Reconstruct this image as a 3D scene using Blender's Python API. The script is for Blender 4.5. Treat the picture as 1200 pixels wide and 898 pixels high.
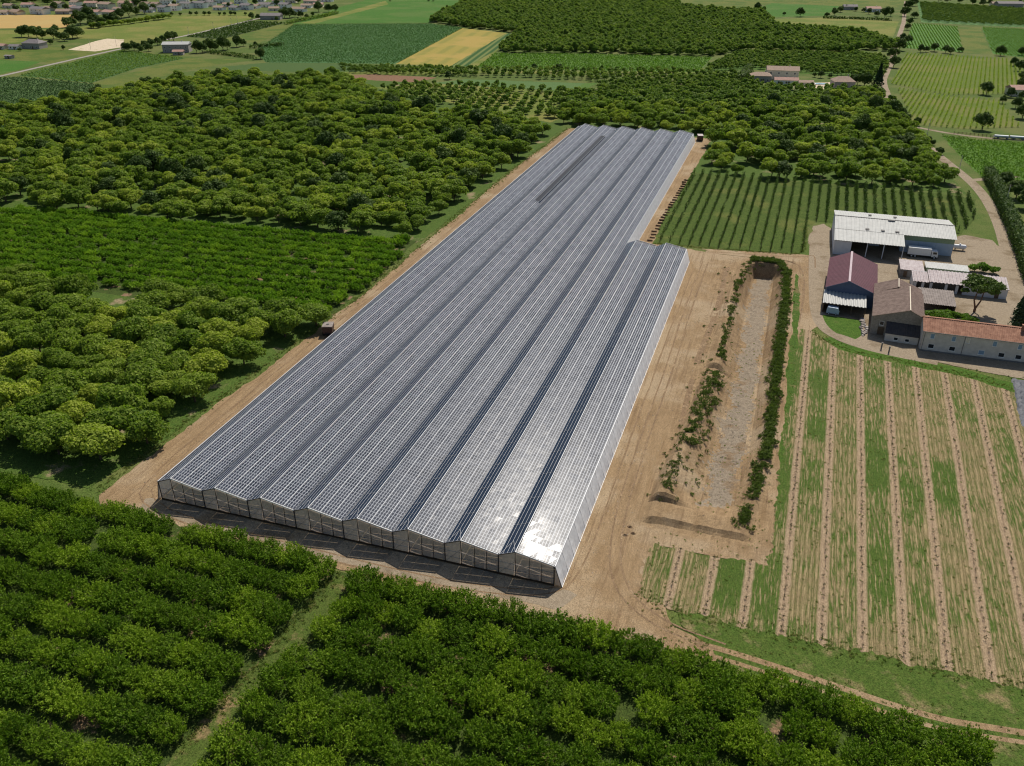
import bpy, bmesh, math, random
import numpy as np
from mathutils import Vector, Matrix, Euler
from mathutils.geometry import delaunay_2d_cdt

for o in list(bpy.data.objects): bpy.data.objects.remove(o, do_unlink=True)
scene = bpy.context.scene
COL = scene.collection
R = math.radians

# ------------------------------------------------------------------ camera
CAM_LOC = (102.81, -102.70, 96.28)
CAM_PITCH, CAM_YAW = 28.80, -17.944
cam_data = bpy.data.cameras.new('camera')
cam_data.sensor_width = 36.0
cam_data.lens = 29.641
cam_data.clip_start = 1.0
cam_data.clip_end = 9000.0
cam = bpy.data.objects.new('camera', cam_data); COL.objects.link(cam)
cam.location = CAM_LOC
cam.rotation_euler = Euler((R(90 - CAM_PITCH), 0, R(-CAM_YAW)), 'XYZ')
scene.camera = cam

# ------------------------------------------------------------------ sky, sun, exposure
SUN_EL, SUN_AZ = 52.0, 6.0            # azimuth clockwise from +Y
world = bpy.data.worlds.new('World'); scene.world = world; world.use_nodes = True
wn = world.node_tree; wn.nodes.clear()
sky = wn.nodes.new('ShaderNodeTexSky'); sky.sky_type = 'NISHITA'; sky.sun_disc = False
sky.sun_elevation = R(SUN_EL); sky.sun_rotation = R(SUN_AZ)
sky.air_density = 1.0; sky.dust_density = 1.2; sky.ozone_density = 1.0
bg = wn.nodes.new('ShaderNodeBackground'); bg.inputs['Strength'].default_value = 0.08
wo = wn.nodes.new('ShaderNodeOutputWorld')
wn.links.new(sky.outputs[0], bg.inputs[0]); wn.links.new(bg.outputs[0], wo.inputs[0])
sun_data = bpy.data.lights.new('sun', 'SUN'); sun_data.energy = 4.8; sun_data.angle = R(0.53)
sun_data.color = (1.0, 0.935, 0.835)
sun = bpy.data.objects.new('sun', sun_data); COL.objects.link(sun)
sdir = Vector((math.sin(R(SUN_AZ))*math.cos(R(SUN_EL)), math.cos(R(SUN_AZ))*math.cos(R(SUN_EL)), math.sin(R(SUN_EL))))
sun.rotation_euler = sdir.to_track_quat('Z', 'Y').to_euler()
sun.location = (0, 0, 200)
vs = scene.view_settings
vs.view_transform = 'Standard'; vs.look = 'None'; vs.exposure = 0.0; vs.gamma = 1.0; vs.use_curve_mapping = False
scene.render.resolution_x, scene.render.resolution_y = 1024, 766
cy = scene.cycles
cy.max_bounces = 6; cy.diffuse_bounces = 3; cy.glossy_bounces = 3; cy.transmission_bounces = 3; cy.transparent_max_bounces = 10
cy.use_denoising = True
cy.filter_width = 1.15
cy.sample_clamp_indirect = 4.0

# view test used only to leave out plants far outside the picture
_cp, _sp = math.cos(R(CAM_PITCH)), math.sin(R(CAM_PITCH)); _cy, _sy = math.cos(R(CAM_YAW)), math.sin(R(CAM_YAW))
FWD = np.array([_sy*_cp, _cy*_cp, -_sp]); RGT = np.array([_cy, -_sy, 0.0]); UPV = np.cross(RGT, FWD); CL = np.array(CAM_LOC)
def seen(P, margin=0.0, z=2.0):
    P = np.asarray(P, float)
    d = np.column_stack([P[:, 0]-CL[0], P[:, 1]-CL[1], np.full(len(P), z)-CL[2]])
    zz = d @ FWD; ok = zz > 1
    zz = np.maximum(zz, 1.0)
    a = np.abs(d @ RGT) <= zz*(600/988.05) + margin
    b = np.abs(d @ UPV) <= zz*(449/988.05) + margin
    return ok & a & b
def dist(P):
    P = np.asarray(P, float); return np.hypot(np.hypot(P[:, 0]-CL[0], P[:, 1]-CL[1]), CL[2])

# ------------------------------------------------------------------ object helpers
def tag(o, label=None, cat=None, group=None, kind=None):
    if label: o['label'] = label
    if cat: o['category'] = cat
    if group: o['group'] = group
    if kind: o['kind'] = kind
    return o
def empty(name, loc=(0, 0, 0), rz=0.0, label=None, cat=None, group=None):
    o = bpy.data.objects.new(name, None); COL.objects.link(o); o.empty_display_size = 0.5
    o.location = loc; o.rotation_euler = (0, 0, rz)
    return tag(o, label, cat, group)
def link(name, me, mat=None, parent=None, loc=None, rot=None, scl=None):
    o = bpy.data.objects.new(name, me); COL.objects.link(o)
    if mat is not None:
        for m in (mat if isinstance(mat, (list, tuple)) else [mat]): me.materials.append(m)
    if parent is not None: o.parent = parent
    if loc is not None: o.location = loc
    if rot is not None: o.rotation_euler = rot
    if scl is not None: o.scale = scl
    return o
def pydata(name, v, f, smooth=False):
    me = bpy.data.meshes.new(name); me.from_pydata([tuple(p) for p in v], [], f); me.update()
    if smooth: me.polygons.foreach_set('use_smooth', [True]*len(me.polygons))
    return me
def quads_mesh(name, V):
    """V: (n,4,3) array of quads -> mesh"""
    V = np.asarray(V, np.float32); n = len(V)
    me = bpy.data.meshes.new(name)
    me.vertices.add(n*4); me.vertices.foreach_set('co', V.reshape(-1))
    me.loops.add(n*4); me.loops.foreach_set('vertex_index', np.arange(n*4, dtype=np.int32))
    me.polygons.add(n); me.polygons.foreach_set('loop_start', np.arange(0, n*4, 4, dtype=np.int32))
    me.update(calc_edges=True); return me
class MB:
    """collects boxes, bars, quads; build() links them as one mesh object"""
    def __init__(s): s.v = []; s.f = []
    def quad(s, *p):
        i = len(s.v); s.v += [tuple(q) for q in p]; s.f.append(tuple(range(i, i+len(p)))); return s
    def box(s, x0, x1, y0, y1, z0, z1):
        i = len(s.v)
        s.v += [(x0,y0,z0),(x1,y0,z0),(x1,y1,z0),(x0,y1,z0),(x0,y0,z1),(x1,y0,z1),(x1,y1,z1),(x0,y1,z1)]
        s.f += [tuple(i+k for k in q) for q in ((0,3,2,1),(4,5,6,7),(0,1,5,4),(1,2,6,5),(2,3,7,6),(3,0,4,7))]; return s
    def bar(s, a, b, w, h=None):
        a, b = Vector(a), Vector(b); h = h or w; d = (b-a).normalized()
        up = Vector((0, 0, 1)) if abs(d.z) < 0.95 else Vector((1, 0, 0))
        r = d.cross(up).normalized()*w/2; u = r.cross(d).normalized()*h/2
        i = len(s.v)
        for c in (a, b): s.v += [tuple(c-r-u), tuple(c+r-u), tuple(c+r+u), tuple(c-r+u)]
        s.f += [tuple(i+k for k in q) for q in ((0,1,2,3),(7,6,5,4),(0,4,5,1),(1,5,6,2),(2,6,7,3),(3,7,4,0))]; return s
    def cyl(s, a, b, r0, r1=None, n=8, cap=True):
        r1 = r0 if r1 is None else r1
        a, b = Vector(a), Vector(b); d = (b-a).normalized()
        up = Vector((0, 0, 1)) if abs(d.z) < 0.95 else Vector((1, 0, 0))
        x = d.cross(up).normalized(); y = x.cross(d)
        i = len(s.v)
        for c, r in ((a, r0), (b, r1)):
            for k in range(n):
                t = 2*math.pi*k/n; s.v.append(tuple(c + x*math.cos(t)*r + y*math.sin(t)*r))
        for k in range(n): s.f.append((i+k, i+(k+1) % n, i+n+(k+1) % n, i+n+k))
        if cap: s.f.append(tuple(i+k for k in range(n))[::-1]); s.f.append(tuple(i+n+k for k in range(n)))
        return s
    def prism(s, pts, y0, y1):
        """pts: (x,z) outline, extruded along y"""
        i = len(s.v); n = len(pts)
        for y in (y0, y1): s.v += [(x, y, z) for x, z in pts]
        s.f.append(tuple(i+k for k in range(n))); s.f.append(tuple(i+n+k for k in range(n))[::-1])
        for k in range(n): s.f.append((i+k, i+n+k, i+n+(k+1) % n, i+(k+1) % n))
        return s
    def corr(s, a, b, c, d, ribs, depth, thick=0.04, steps=1):
        """ribbed sheet: a->b is the eave direction, d/c the matching upper edge; ribs run from a-b to d-c"""
        a, b, c, d = map(Vector, (a, b, c, d))
        nrm = (b-a).cross(d-a).normalized()
        if nrm.z < 0: nrm = -nrm
        prof = []
        for k in range(ribs):
            for t, h in ((0.0, 0), (0.35, 0), (0.5, 1), (0.85, 1)): prof.append(((k+t)/ribs, h*depth))
        prof.append((1.0, 0.0))
        i = len(s.v); n = len(prof)
        for t, h in prof:
            s.v += [tuple(a.lerp(b, t)+nrm*h), tuple(d.lerp(c, t)+nrm*h)]
        for k in range(n-1): s.f.append((i+2*k, i+2*k+2, i+2*k+3, i+2*k+1))
        j = len(s.v)
        for p in (a, b, c, d): s.v.append(tuple(p-nrm*thick))
        s.f.append((j+3, j+2, j+1, j))
        return s
    def build(s, name, mat=None, parent=None, smooth=False, loc=None, rot=None):
        return link(name, pydata(name, s.v, s.f, smooth), mat, parent, loc, rot)
    def mesh(s, name): return pydata(name, s.v, s.f)

# ------------------------------------------------------------------ material helpers
class NT:
    def __init__(s, name):
        s.m = bpy.data.materials.new(name); s.m.use_nodes = True; s.t = s.m.node_tree; s.t.nodes.clear()
        s.out = s.n('ShaderNodeOutputMaterial')
    def n(s, t, **k):
        q = s.t.nodes.new(t)
        for a, b in k.items(): setattr(q, a, b)
        return q
    def l(s, a, b): s.t.links.new(a, b)
    def val(s, v, sock):
        if hasattr(v, 'is_output'): s.l(v, sock)
        else: sock.default_value = v
    def math(s, op, a, b=0.0, c=None):
        q = s.n('ShaderNodeMath', operation=op); s.val(a, q.inputs[0]); s.val(b, q.inputs[1])
        if c is not None: s.val(c, q.inputs[2])
        return q.outputs[0]
    def mix(s, f, a, b, blend='MIX'):
        q = s.n('ShaderNodeMix', data_type='RGBA', blend_type=blend)
        s.val(f, q.inputs[0])
        for v, i in ((a, 6), (b, 7)):
            if isinstance(v, tuple): v = (*v[:3], 1.0)
            s.val(v, q.inputs[i])
        return q.outputs[2]
    def pos(s):
        q = s.n('ShaderNodeNewGeometry'); return q.outputs['Position']
    def xyz(s, v):
        q = s.n('ShaderNodeSeparateXYZ'); s.l(v, q.inputs[0]); return q.outputs
    def noise(s, vec, scale, detail=4.0, rough=0.6, dist=0.0):
        q = s.n('ShaderNodeTexNoise'); s.l(vec, q.inputs['Vector']); q.inputs['Scale'].default_value = scale
        q.inputs['Detail'].default_value = detail; q.inputs['Roughness'].default_value = rough; q.inputs['Distortion'].default_value = dist
        return q.outputs['Fac']
    def ramp(s, f, lo, hi):
        q = s.n('ShaderNodeMapRange'); q.clamp = True; s.val(f, q.inputs[0]); q.inputs[1].default_value = lo; q.inputs[2].default_value = hi
        return q.outputs[0]
    def smooth(s, f, lo, hi):
        q = s.n('ShaderNodeMapRange'); q.interpolation_type = 'SMOOTHSTEP'; s.val(f, q.inputs[0]); q.inputs[1].default_value = lo; q.inputs[2].default_value = hi
        return q.outputs[0]
    def scale(s, vec, x, y, z):
        q = s.n('ShaderNodeVectorMath', operation='MULTIPLY'); s.l(vec, q.inputs[0]); q.inputs[1].default_value = (x, y, z); return q.outputs[0]
    def bump(s, h, strength, distance):
        q = s.n('ShaderNodeBump'); s.l(h, q.inputs['Height']); q.inputs['Strength'].default_value = strength; q.inputs['Distance'].default_value = distance
        return q.outputs[0]
    def bsdf(s, col, rough=0.9, spec=0.2, metal=0.0, normal=None):
        q = s.n('ShaderNodeBsdfPrincipled')
        if isinstance(col, tuple): col = (*col[:3], 1.0)
        s.val(col, q.inputs['Base Color']); s.val(rough, q.inputs['Roughness']); s.val(metal, q.inputs['Metallic'])
        q.inputs['Specular IOR Level'].default_value = spec
        if normal is not None: s.l(normal, q.inputs['Normal'])
        return q.outputs[0]
    def end(s, sh): s.l(sh, s.out.inputs[0]); return s.m

def ground_mat(name, c1, c2, c3=None, s1=0.05, s2=0.9, fine=6.0, patch=(0.45, 0.6), bump=0.15):
    t = NT(name); p = t.pos()
    a = t.noise(p, s1, 5, 0.62); b = t.noise(p, s2, 5, 0.7); c = t.noise(p, fine, 3, 0.7)
    col = t.mix(t.ramp(b, 0.3, 0.7), c1, c2)
    if c3: col = t.mix(t.smooth(a, *patch), col, c3)
    col = t.mix(0.8, col, t.mix(t.ramp(c, 0.3, 0.7), (0.12, 0.12, 0.12), (0.9, 0.9, 0.9)), 'OVERLAY')
    return t.end(t.bsdf(col, 0.95, 0.1, normal=t.bump(c, 0.6, bump)))
def row_mat(name, c_row, c_gap, period, ang, duty=0.5, c3=None, s1=0.03, warp=0.25):
    """planted rows too far away to tell apart: rows run at 'ang' degrees clockwise from +Y"""
    t = NT(name); p = t.pos(); o = t.xyz(p)
    a = R(ang)
    u = t.math('ADD', t.math('MULTIPLY', o[0], math.cos(a)), t.math('MULTIPLY', o[1], -math.sin(a)))
    n = t.noise(p, 0.6, 4, 0.65)
    u = t.math('ADD', u, t.math('MULTIPLY', n, warp*period))
    fr = t.math('FRACT', t.math('DIVIDE', u, period))
    d = t.math('ABSOLUTE', t.math('SUBTRACT', fr, 0.5))
    m = t.smooth(d, duty/2+0.1, duty/2-0.1)
    col = t.mix(m, c_gap, c_row)
    b = t.noise(p, s1, 4, 0.6)
    if c3: col = t.mix(t.smooth(b, 0.48, 0.62), col, c3)
    f = t.noise(p, 1.6, 3, 0.7)
    col = t.mix(0.5, col, t.mix(t.ramp(f, 0.25, 0.75), (0.3, 0.3, 0.3), (0.95, 0.95, 0.95)), 'OVERLAY')
    return t.end(t.bsdf(col, 0.95, 0.1))
def leaf_mat(name, dark, light, trans=0.35, tip=None):
    t = NT(name)
    g = t.n('ShaderNodeNewGeometry'); oi = t.n('ShaderNodeObjectInfo')
    r = t.math('MULTIPLY', g.outputs['Random Per Island'], 0.6)
    f = t.math('ADD', r, t.math('MULTIPLY', oi.outputs['Random'], 0.4))
    col = t.mix(f, dark, light)
    if tip: col = t.mix(t.math('MULTIPLY', t.smooth(oi.outputs['Random'], 0.5, 1.0), 0.55), col, tip)
    d = t.bsdf(col, 0.65, 0.12)
    tr = t.n('ShaderNodeBsdfTranslucent'); t.l(t.mix(1.0, col, (1.0, 1.15, 0.55), 'MULTIPLY'), tr.inputs[0])
    mx = t.n('ShaderNodeMixShader'); mx.inputs[0].default_value = trans
    t.l(d, mx.inputs[1]); t.l(tr.outputs[0], mx.inputs[2])
    return t.end(mx.outputs[0])
def plain(name, col, rough=0.6, spec=0.3, metal=0.0, var=0.12, s=1.5, bump=0.0):
    t = NT(name); p = t.pos(); n = t.noise(p, s, 5, 0.65)
    k = t.mix(t.ramp(n, 0.3, 0.7), tuple(c*(1-var) for c in col), tuple(min(1, c*(1+var)) for c in col))
    return t.end(t.bsdf(k, rough, spec, metal, normal=t.bump(n, 0.5, bump) if bump else None))

GRASS = (0.075, 0.115, 0.022); GRASS2 = (0.115, 0.15, 0.04)
M = {}
M['meadow'] = ground_mat('meadow', (0.06, 0.10, 0.018), (0.095, 0.13, 0.03), (0.12, 0.135, 0.04), 0.03, 0.5, 3.0)
M['grass'] = ground_mat('grass', (0.04, 0.095, 0.011), (0.075, 0.13, 0.02), (0.11, 0.135, 0.038), 0.08, 0.8, 5.0, (0.55, 0.7))
M['lush'] = ground_mat('lush', (0.04, 0.115, 0.014), (0.062, 0.145, 0.02), (0.075, 0.14, 0.026), 0.02, 0.4, 2.0)
M['olive'] = ground_mat('olive', (0.10, 0.14, 0.024), (0.14, 0.168, 0.034), (0.175, 0.175, 0.045), 0.02, 0.3, 2.0)
M['drygrass'] = ground_mat('drygrass', (0.095, 0.125, 0.024), (0.14, 0.148, 0.036), (0.072, 0.115, 0.02), 0.04, 0.5, 3.0)
M['brownfield'] = ground_mat('brownfield', (0.17, 0.095, 0.055), (0.22, 0.13, 0.08), (0.14, 0.12, 0.05), 0.05, 0.5, 3.0, (0.6, 0.75))
M['sand'] = ground_mat('sand', (0.48, 0.39, 0.27), (0.6, 0.5, 0.37), (0.35, 0.3, 0.16), 0.12, 0.6, 3.0, (0.55, 0.7))
M['gravel'] = ground_mat('gravel', (0.225, 0.178, 0.122), (0.33, 0.268, 0.192), (0.19, 0.145, 0.093), 0.12, 1.5, 9.0, (0.5, 0.68), 0.12)
M['road'] = ground_mat('road', (0.26, 0.235, 0.20), (0.32, 0.29, 0.25), None, 0.1, 0.8, 7.0)
M['underpeach'] = ground_mat('underpeach', (0.035, 0.06, 0.012), (0.06, 0.085, 0.018), (0.22, 0.14, 0.085), 0.14, 0.7, 4.0, (0.58, 0.66))
M['undertree'] = ground_mat('undertree', (0.045, 0.09, 0.014), (0.085, 0.125, 0.025), (0.24, 0.19, 0.11), 0.09, 0.7, 4.0, (0.58, 0.68))
def earth_mat():
    t = NT('bare_earth'); p = t.pos()
    a = t.noise(p, 0.045, 5, 0.6); b = t.noise(t.scale(p, 1.0, 0.16, 1.0), 0.75, 5, 0.65, 0.3); c = t.noise(p, 7.0, 3, 0.7)
    tr = t.noise(t.scale(p, 1.6, 0.05, 1.0), 0.9, 3, 0.6)
    col = t.mix(t.ramp(b, 0.3, 0.7), (0.215, 0.143, 0.076), (0.315, 0.221, 0.125))
    col = t.mix(t.smooth(a, 0.48, 0.62), col, (0.335, 0.252, 0.158))
    col = t.mix(t.math('MULTIPLY', t.smooth(tr, 0.52, 0.68), 0.55), col, (0.165, 0.105, 0.06))
    col = t.mix(0.8, col, t.mix(t.ramp(c, 0.3, 0.7), (0.15, 0.15, 0.15), (0.85, 0.85, 0.85)), 'OVERLAY')
    return t.end(t.bsdf(col, 0.95, 0.1, normal=t.bump(t.math('ADD', b, t.math('MULTIPLY', c, 0.4)), 0.7, 0.2)))
M['earth'] = earth_mat()

# ------------------------------------------------------------------ sheets of ground
def wobble(poly, step=3.0, amp=0.4, seed=1):
    """edges that wander: long waves and short ones"""
    rng = random.Random(seed); out = []; n = len(poly)
    ph = [(rng.uniform(0, 6.28), rng.uniform(0.7, 1.3)) for _ in range(4)]; s = 0.0
    for i in range(n):
        a = Vector(poly[i]); b = Vector(poly[(i+1) % n]); L = (b-a).length
        k = max(1, min(160, int(L/step))); nr = Vector((-(b-a).y, (b-a).x)).normalized() if L > 0 else Vector((0, 0))
        for j in range(k):
            t = j/k; p = a.lerp(b, t); u = s+t*L; w = min(1.0, 4*t, 4*(1-t))
            h = sum(math.sin(u*f*q+o)*g_ for (o, q), f, g_ in zip(ph, (0.13, 0.31, 0.8, 1.9), (0.9, 0.6, 0.4, 0.3)))
            p = p + nr*amp*(h*0.8*w + rng.uniform(-0.5, 0.5)*(1 if j else 0)); out.append((p.x, p.y))
        s += L
    return out
def sheet_mesh(name, poly, z, holes=()):
    vs_, es = [], []
    for ring in (poly, *holes):
        i = len(vs_); n = len(ring); vs_ += [Vector(p) for p in ring]; es += [(i+k, i+(k+1) % n) for k in range(n)]
    if not holes:
        vo, _, fo = delaunay_2d_cdt(vs_, [], [list(range(len(vs_)))], 1, 1e-4)[:3]
    else:
        vo, _, fo = delaunay_2d_cdt(vs_, es, [], 0, 1e-4)[:3]
        def inside(p, ring):
            c = False; n = len(ring)
            for i in range(n):
                x0, y0 = ring[i]; x1, y1 = ring[(i+1) % n]
                if (y0 > p[1]) != (y1 > p[1]) and p[0] < (x1-x0)*(p[1]-y0)/(y1-y0)+x0: c = not c
            return c
        keep = []
        for f in fo:
            q = sum((vo[i] for i in f), Vector((0, 0)))/len(f)
            if inside(q, poly) and not any(inside(q, h) for h in holes): keep.append(f)
        fo = keep
    fl = []
    for f in fo:
        f = list(f); ar = sum(vo[f[i]].x*vo[f[(i+1) % len(f)]].y - vo[f[(i+1) % len(f)]].x*vo[f[i]].y for i in range(len(f)))
        fl.append(f if ar > 0 else f[::-1])
    return pydata(name, [(v.x, v.y, z) for v in vo], fl)
LAYER = [0]; NEARZ = [False]
def sheet(name, poly, mat, label, cat='field', z=None, amp=0.4, step=1.6, holes=(), kind='structure'):
    LAYER[0] += 1
    if z is None: z = 0.012 + (0.055 if NEARZ[0] else 0.0) + 0.0012*LAYER[0]
    o = link(name, sheet_mesh(name, wobble(poly, step, amp, LAYER[0]), z, holes), M[mat] if isinstance(mat, str) else mat)
    return tag(o, label, cat, None, kind)
def path(name, pts, width, mat, label, cat='road', z=None, amp=0.15, kind='structure'):
    pts = [Vector(p) for p in pts]; L, Rr = [], []
    # smooth the line
    for _ in range(2):
        q = [pts[0]]
        for i in range(len(pts)-1): q += [pts[i].lerp(pts[i+1], .25), pts[i].lerp(pts[i+1], .75)]
        pts = q + [pts[-1]]
    for i, p in enumerate(pts):
        d = (pts[min(i+1, len(pts)-1)]-pts[max(i-1, 0)]).normalized(); nr = Vector((-d.y, d.x))*width/2
        L.append(tuple(p+nr)); Rr.append(tuple(p-nr))
    return sheet(name, L+Rr[::-1], mat, label, cat, z, amp, 4.0, (), kind)
def inpoly(P, poly):
    P = np.asarray(P, float); x, y = P[:, 0], P[:, 1]; c = np.zeros(len(P), bool); n = len(poly)
    for i in range(n):
        x0, y0 = poly[i]; x1, y1 = poly[(i+1) % n]
        if y0 == y1: continue
        c ^= ((y0 > y) != (y1 > y)) & (x < (x1-x0)*(y-y0)/(y1-y0)+x0)
    return c
def grid_points(poly, sx, sy, ang=0.0, jit=0.2, rng=None, drop=0.0, stagger=False):
    """rows run along the local y direction turned 'ang' degrees clockwise; sx between rows, sy in the row"""
    a = R(ang); P = np.array(poly); c = P.mean(0)
    ux = np.array([math.cos(a), -math.sin(a)]); uy = np.array([math.sin(a), math.cos(a)])
    l = np.column_stack([(P-c) @ ux, (P-c) @ uy]); x0, y0 = l.min(0); x1, y1 = l.max(0)
    gx, gy = np.meshgrid(np.arange(x0, x1, sx), np.arange(y0, y1, sy), indexing='ij')
    if stagger: gy[1::2] += sy/2
    gx = gx.ravel()+rng.normal(0, jit*sx, gx.size); gy = gy.ravel()+rng.normal(0, jit*sy, gy.size)
    Q = c + gx[:, None]*ux + gy[:, None]*uy
    Q = Q[inpoly(Q, poly)]
    if drop: Q = Q[rng.random(len(Q)) > drop]
    return Q

# ------------------------------------------------------------------ plants
def unit(a): return a/np.maximum(np.linalg.norm(a, axis=-1, keepdims=True), 1e-9)
def leaves(P, N, size, asp, rng, jitter=0.6):
    """diamond leaf clumps at P facing N"""
    n = len(P); N = unit(N + jitter*rng.normal(size=(n, 3)))
    T = unit(np.cross(N, rng.normal(size=(n, 3)))); B = np.cross(N, T)
    s = size*rng.uniform(0.6, 1.35, (n, 1)); k = rng.uniform(-0.15, 0.15, (n, 1))*s
    return np.stack([P-T*s, P-B*s*asp+N*k, P+T*s, P+B*s*asp+N*k], 1)
def crown_quads(rng, n, size, rad, height, z0, nl=11, lobe=(0.24, 0.44), flat=0.0, asp=0.6, up=0.3):
    c = rng.normal(size=(nl, 3)); c = unit(c)*rng.uniform(0.42, 0.82, (nl, 1))
    c[0] = (0, 0, 0); c[:, 2] = np.where(c[:, 2] < -0.35, -c[:, 2]*0.5, c[:, 2])
    r = rng.uniform(*lobe, nl); r[0] = 0.52
    w = r**2/np.sum(r**2); li = rng.choice(nl, size=n*2, p=w)
    d = unit(rng.normal(size=(n*2, 3))); d[:, 2] = np.where((d[:, 2] < -0.3) & (rng.random(n*2) < 0.6), -d[:, 2], d[:, 2])
    q = c[li] + d*(r[li]*rng.uniform(0.70, 1.2, n*2))[:, None]
    dd = np.linalg.norm(q[:, None, :]-c[None], axis=2)/r[None]
    ok = dd.min(1) > 0.66; q, d = q[ok][:n], d[ok][:n]
    S = np.array([rad, rad, height/2])
    P = q*S; P[:, 2] += z0+height/2
    if flat: P[:, 2] = np.maximum(P[:, 2], z0)
    return leaves(P, d*np.array([1, 1, 1.0])+np.array([0, 0, up]), size, asp, rng, 0.7)
def bush_quads(rng, n, rad, height, z0, size):
    """open vase-shaped fruit bush: upright leafy shoots"""
    ns = max(10, n//13); a = rng.uniform(0, 2*math.pi, ns); rr = rad*np.sqrt(rng.random(ns))*0.95
    root = np.column_stack([rr*np.cos(a)*0.8, rr*np.sin(a)*0.8, z0+0.15*height+0.5*height*rng.random(ns)*(1-0.35*(rr/rad)**2)])
    dirv = unit(np.column_stack([np.cos(a)*0.55*rr/rad, np.sin(a)*0.55*rr/rad, np.full(ns, 0.85)])+0.28*rng.normal(size=(ns, 3)))
    ln = height*rng.uniform(0.3, 0.52, ns)*(1-0.25*(rr/rad)**2)
    k = rng.integers(0, ns, n); t = rng.random(n)**0.8
    P = root[k]+dirv[k]*(ln[k]*t)[:, None]+rng.normal(0, 0.17, (n, 3))*(1.15-t)[:, None]
    ax = unit(dirv[k]*0.8+0.75*rng.normal(size=(n, 3))); side = unit(np.cross(ax, rng.normal(size=(n, 3))))
    s = (size*rng.uniform(0.65, 1.35, n)*(1.1-0.35*t))[:, None]
    return np.stack([P-ax*s*0.9, P-side*s*0.42, P+ax*s*1.1, P+side*s*0.42], 1)
def trunk_mesh(name, rng, h, r, spread, limbs=5):
    m = MB(); top = (rng.uniform(-.1, .1), rng.uniform(-.1, .1), h*0.45)
    m.cyl((0, 0, -0.1), top, r, r*0.75, 7)
    for k in range(limbs):
        a = 2*math.pi*(k+rng.random()*0.5)/limbs
        mid = (top[0]+math.cos(a)*spread*0.45, top[1]+math.sin(a)*spread*0.45, h*0.72)
        m.cyl(top, mid, r*0.5, r*0.32, 5, False); m.cyl(mid, (math.cos(a)*spread*0.8, math.sin(a)*spread*0.8, h*rng.uniform(0.95, 1.2)), r*0.32, r*0.12, 5, False)
    return m.mesh(name)
M['bark'] = plain('bark', (0.10, 0.075, 0.05), 0.95, 0.1, 0, 0.3, 6.0)
M['walnut'] = leaf_mat('orchard_leaves', (0.085, 0.155, 0.016), (0.31, 0.4, 0.055), 0.4, (0.39, 0.43, 0.055))
M['oak'] = leaf_mat('dark_leaves', (0.034, 0.075, 0.016), (0.13, 0.185, 0.04), 0.25)
M['peach'] = leaf_mat('peach_leaves', (0.045, 0.108, 0.007), (0.225, 0.345, 0.026), 0.36, (0.27, 0.37, 0.028))
M['peachfar'] = leaf_mat('peach_leaves_mid', (0.085, 0.19, 0.014), (0.27, 0.43, 0.04), 0.42, (0.32, 0.45, 0.04))
M['vine'] = leaf_mat('vine_leaves', (0.085, 0.17, 0.02), (0.17, 0.28, 0.042), 0.4)
M['goldvine'] = leaf_mat('gold_vine_leaves', (0.22, 0.3, 0.03), (0.34, 0.43, 0.05), 0.4)
M['wood'] = leaf_mat('woodland_leaves', (0.085, 0.165, 0.024), (0.26, 0.345, 0.06), 0.36, (0.3, 0.37, 0.065))
M['conifer'] = leaf_mat('conifer_needles', (0.018, 0.04, 0.018), (0.045, 0.078, 0.03), 0.1)
M['weed'] = leaf_mat('weed_leaves', (0.065, 0.105, 0.02), (0.14, 0.185, 0.04), 0.4)

M['tuft'] = leaf_mat('grass_blades', (0.08, 0.14, 0.02), (0.22, 0.26, 0.06), 0.4, (0.38, 0.32, 0.14))
LIB = bpy.data.collections.new('plant_library')       # sources for the masses; never linked to the scene
def variants(prefix, k, fn, mat, trunk):
    """k crown meshes and k trunk meshes; also joined sources for the masses"""
    out = []
    src = bpy.data.collections.new(prefix+'_sources')
    for i in range(k):
        rng = np.random.default_rng(hash_seed(prefix)+i); pr = random.Random(hash_seed(prefix)+i)
        q = fn(rng); c = quads_mesh(prefix+'_crown', q); c.materials.append(mat)
        tm = trunk(pr) if trunk else None
        if tm: tm.materials.append(M['bark'])
        j = quads_mesh(prefix+'_whole', q)
        if tm:
            bm = bmesh.new(); bm.from_mesh(j); nf = len(bm.faces); bm.from_mesh(tm); bm.faces.ensure_lookup_table()
            for f in bm.faces[nf:]: f.material_index = 1
            bm.to_mesh(j); bm.free()
        j.materials.append(mat)
        if tm: j.materials.append(M['bark'])
        so = bpy.data.objects.new(prefix+'_source_%02d' % i, j); src.objects.link(so)
        out.append((c, tm))
    return {'v': out, 'src': src, 'k': k}
def hash_seed(s):
    h = 7
    for ch in s: h = (h*31+ord(ch)) % 100003
    return h
GNODE = {}
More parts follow.
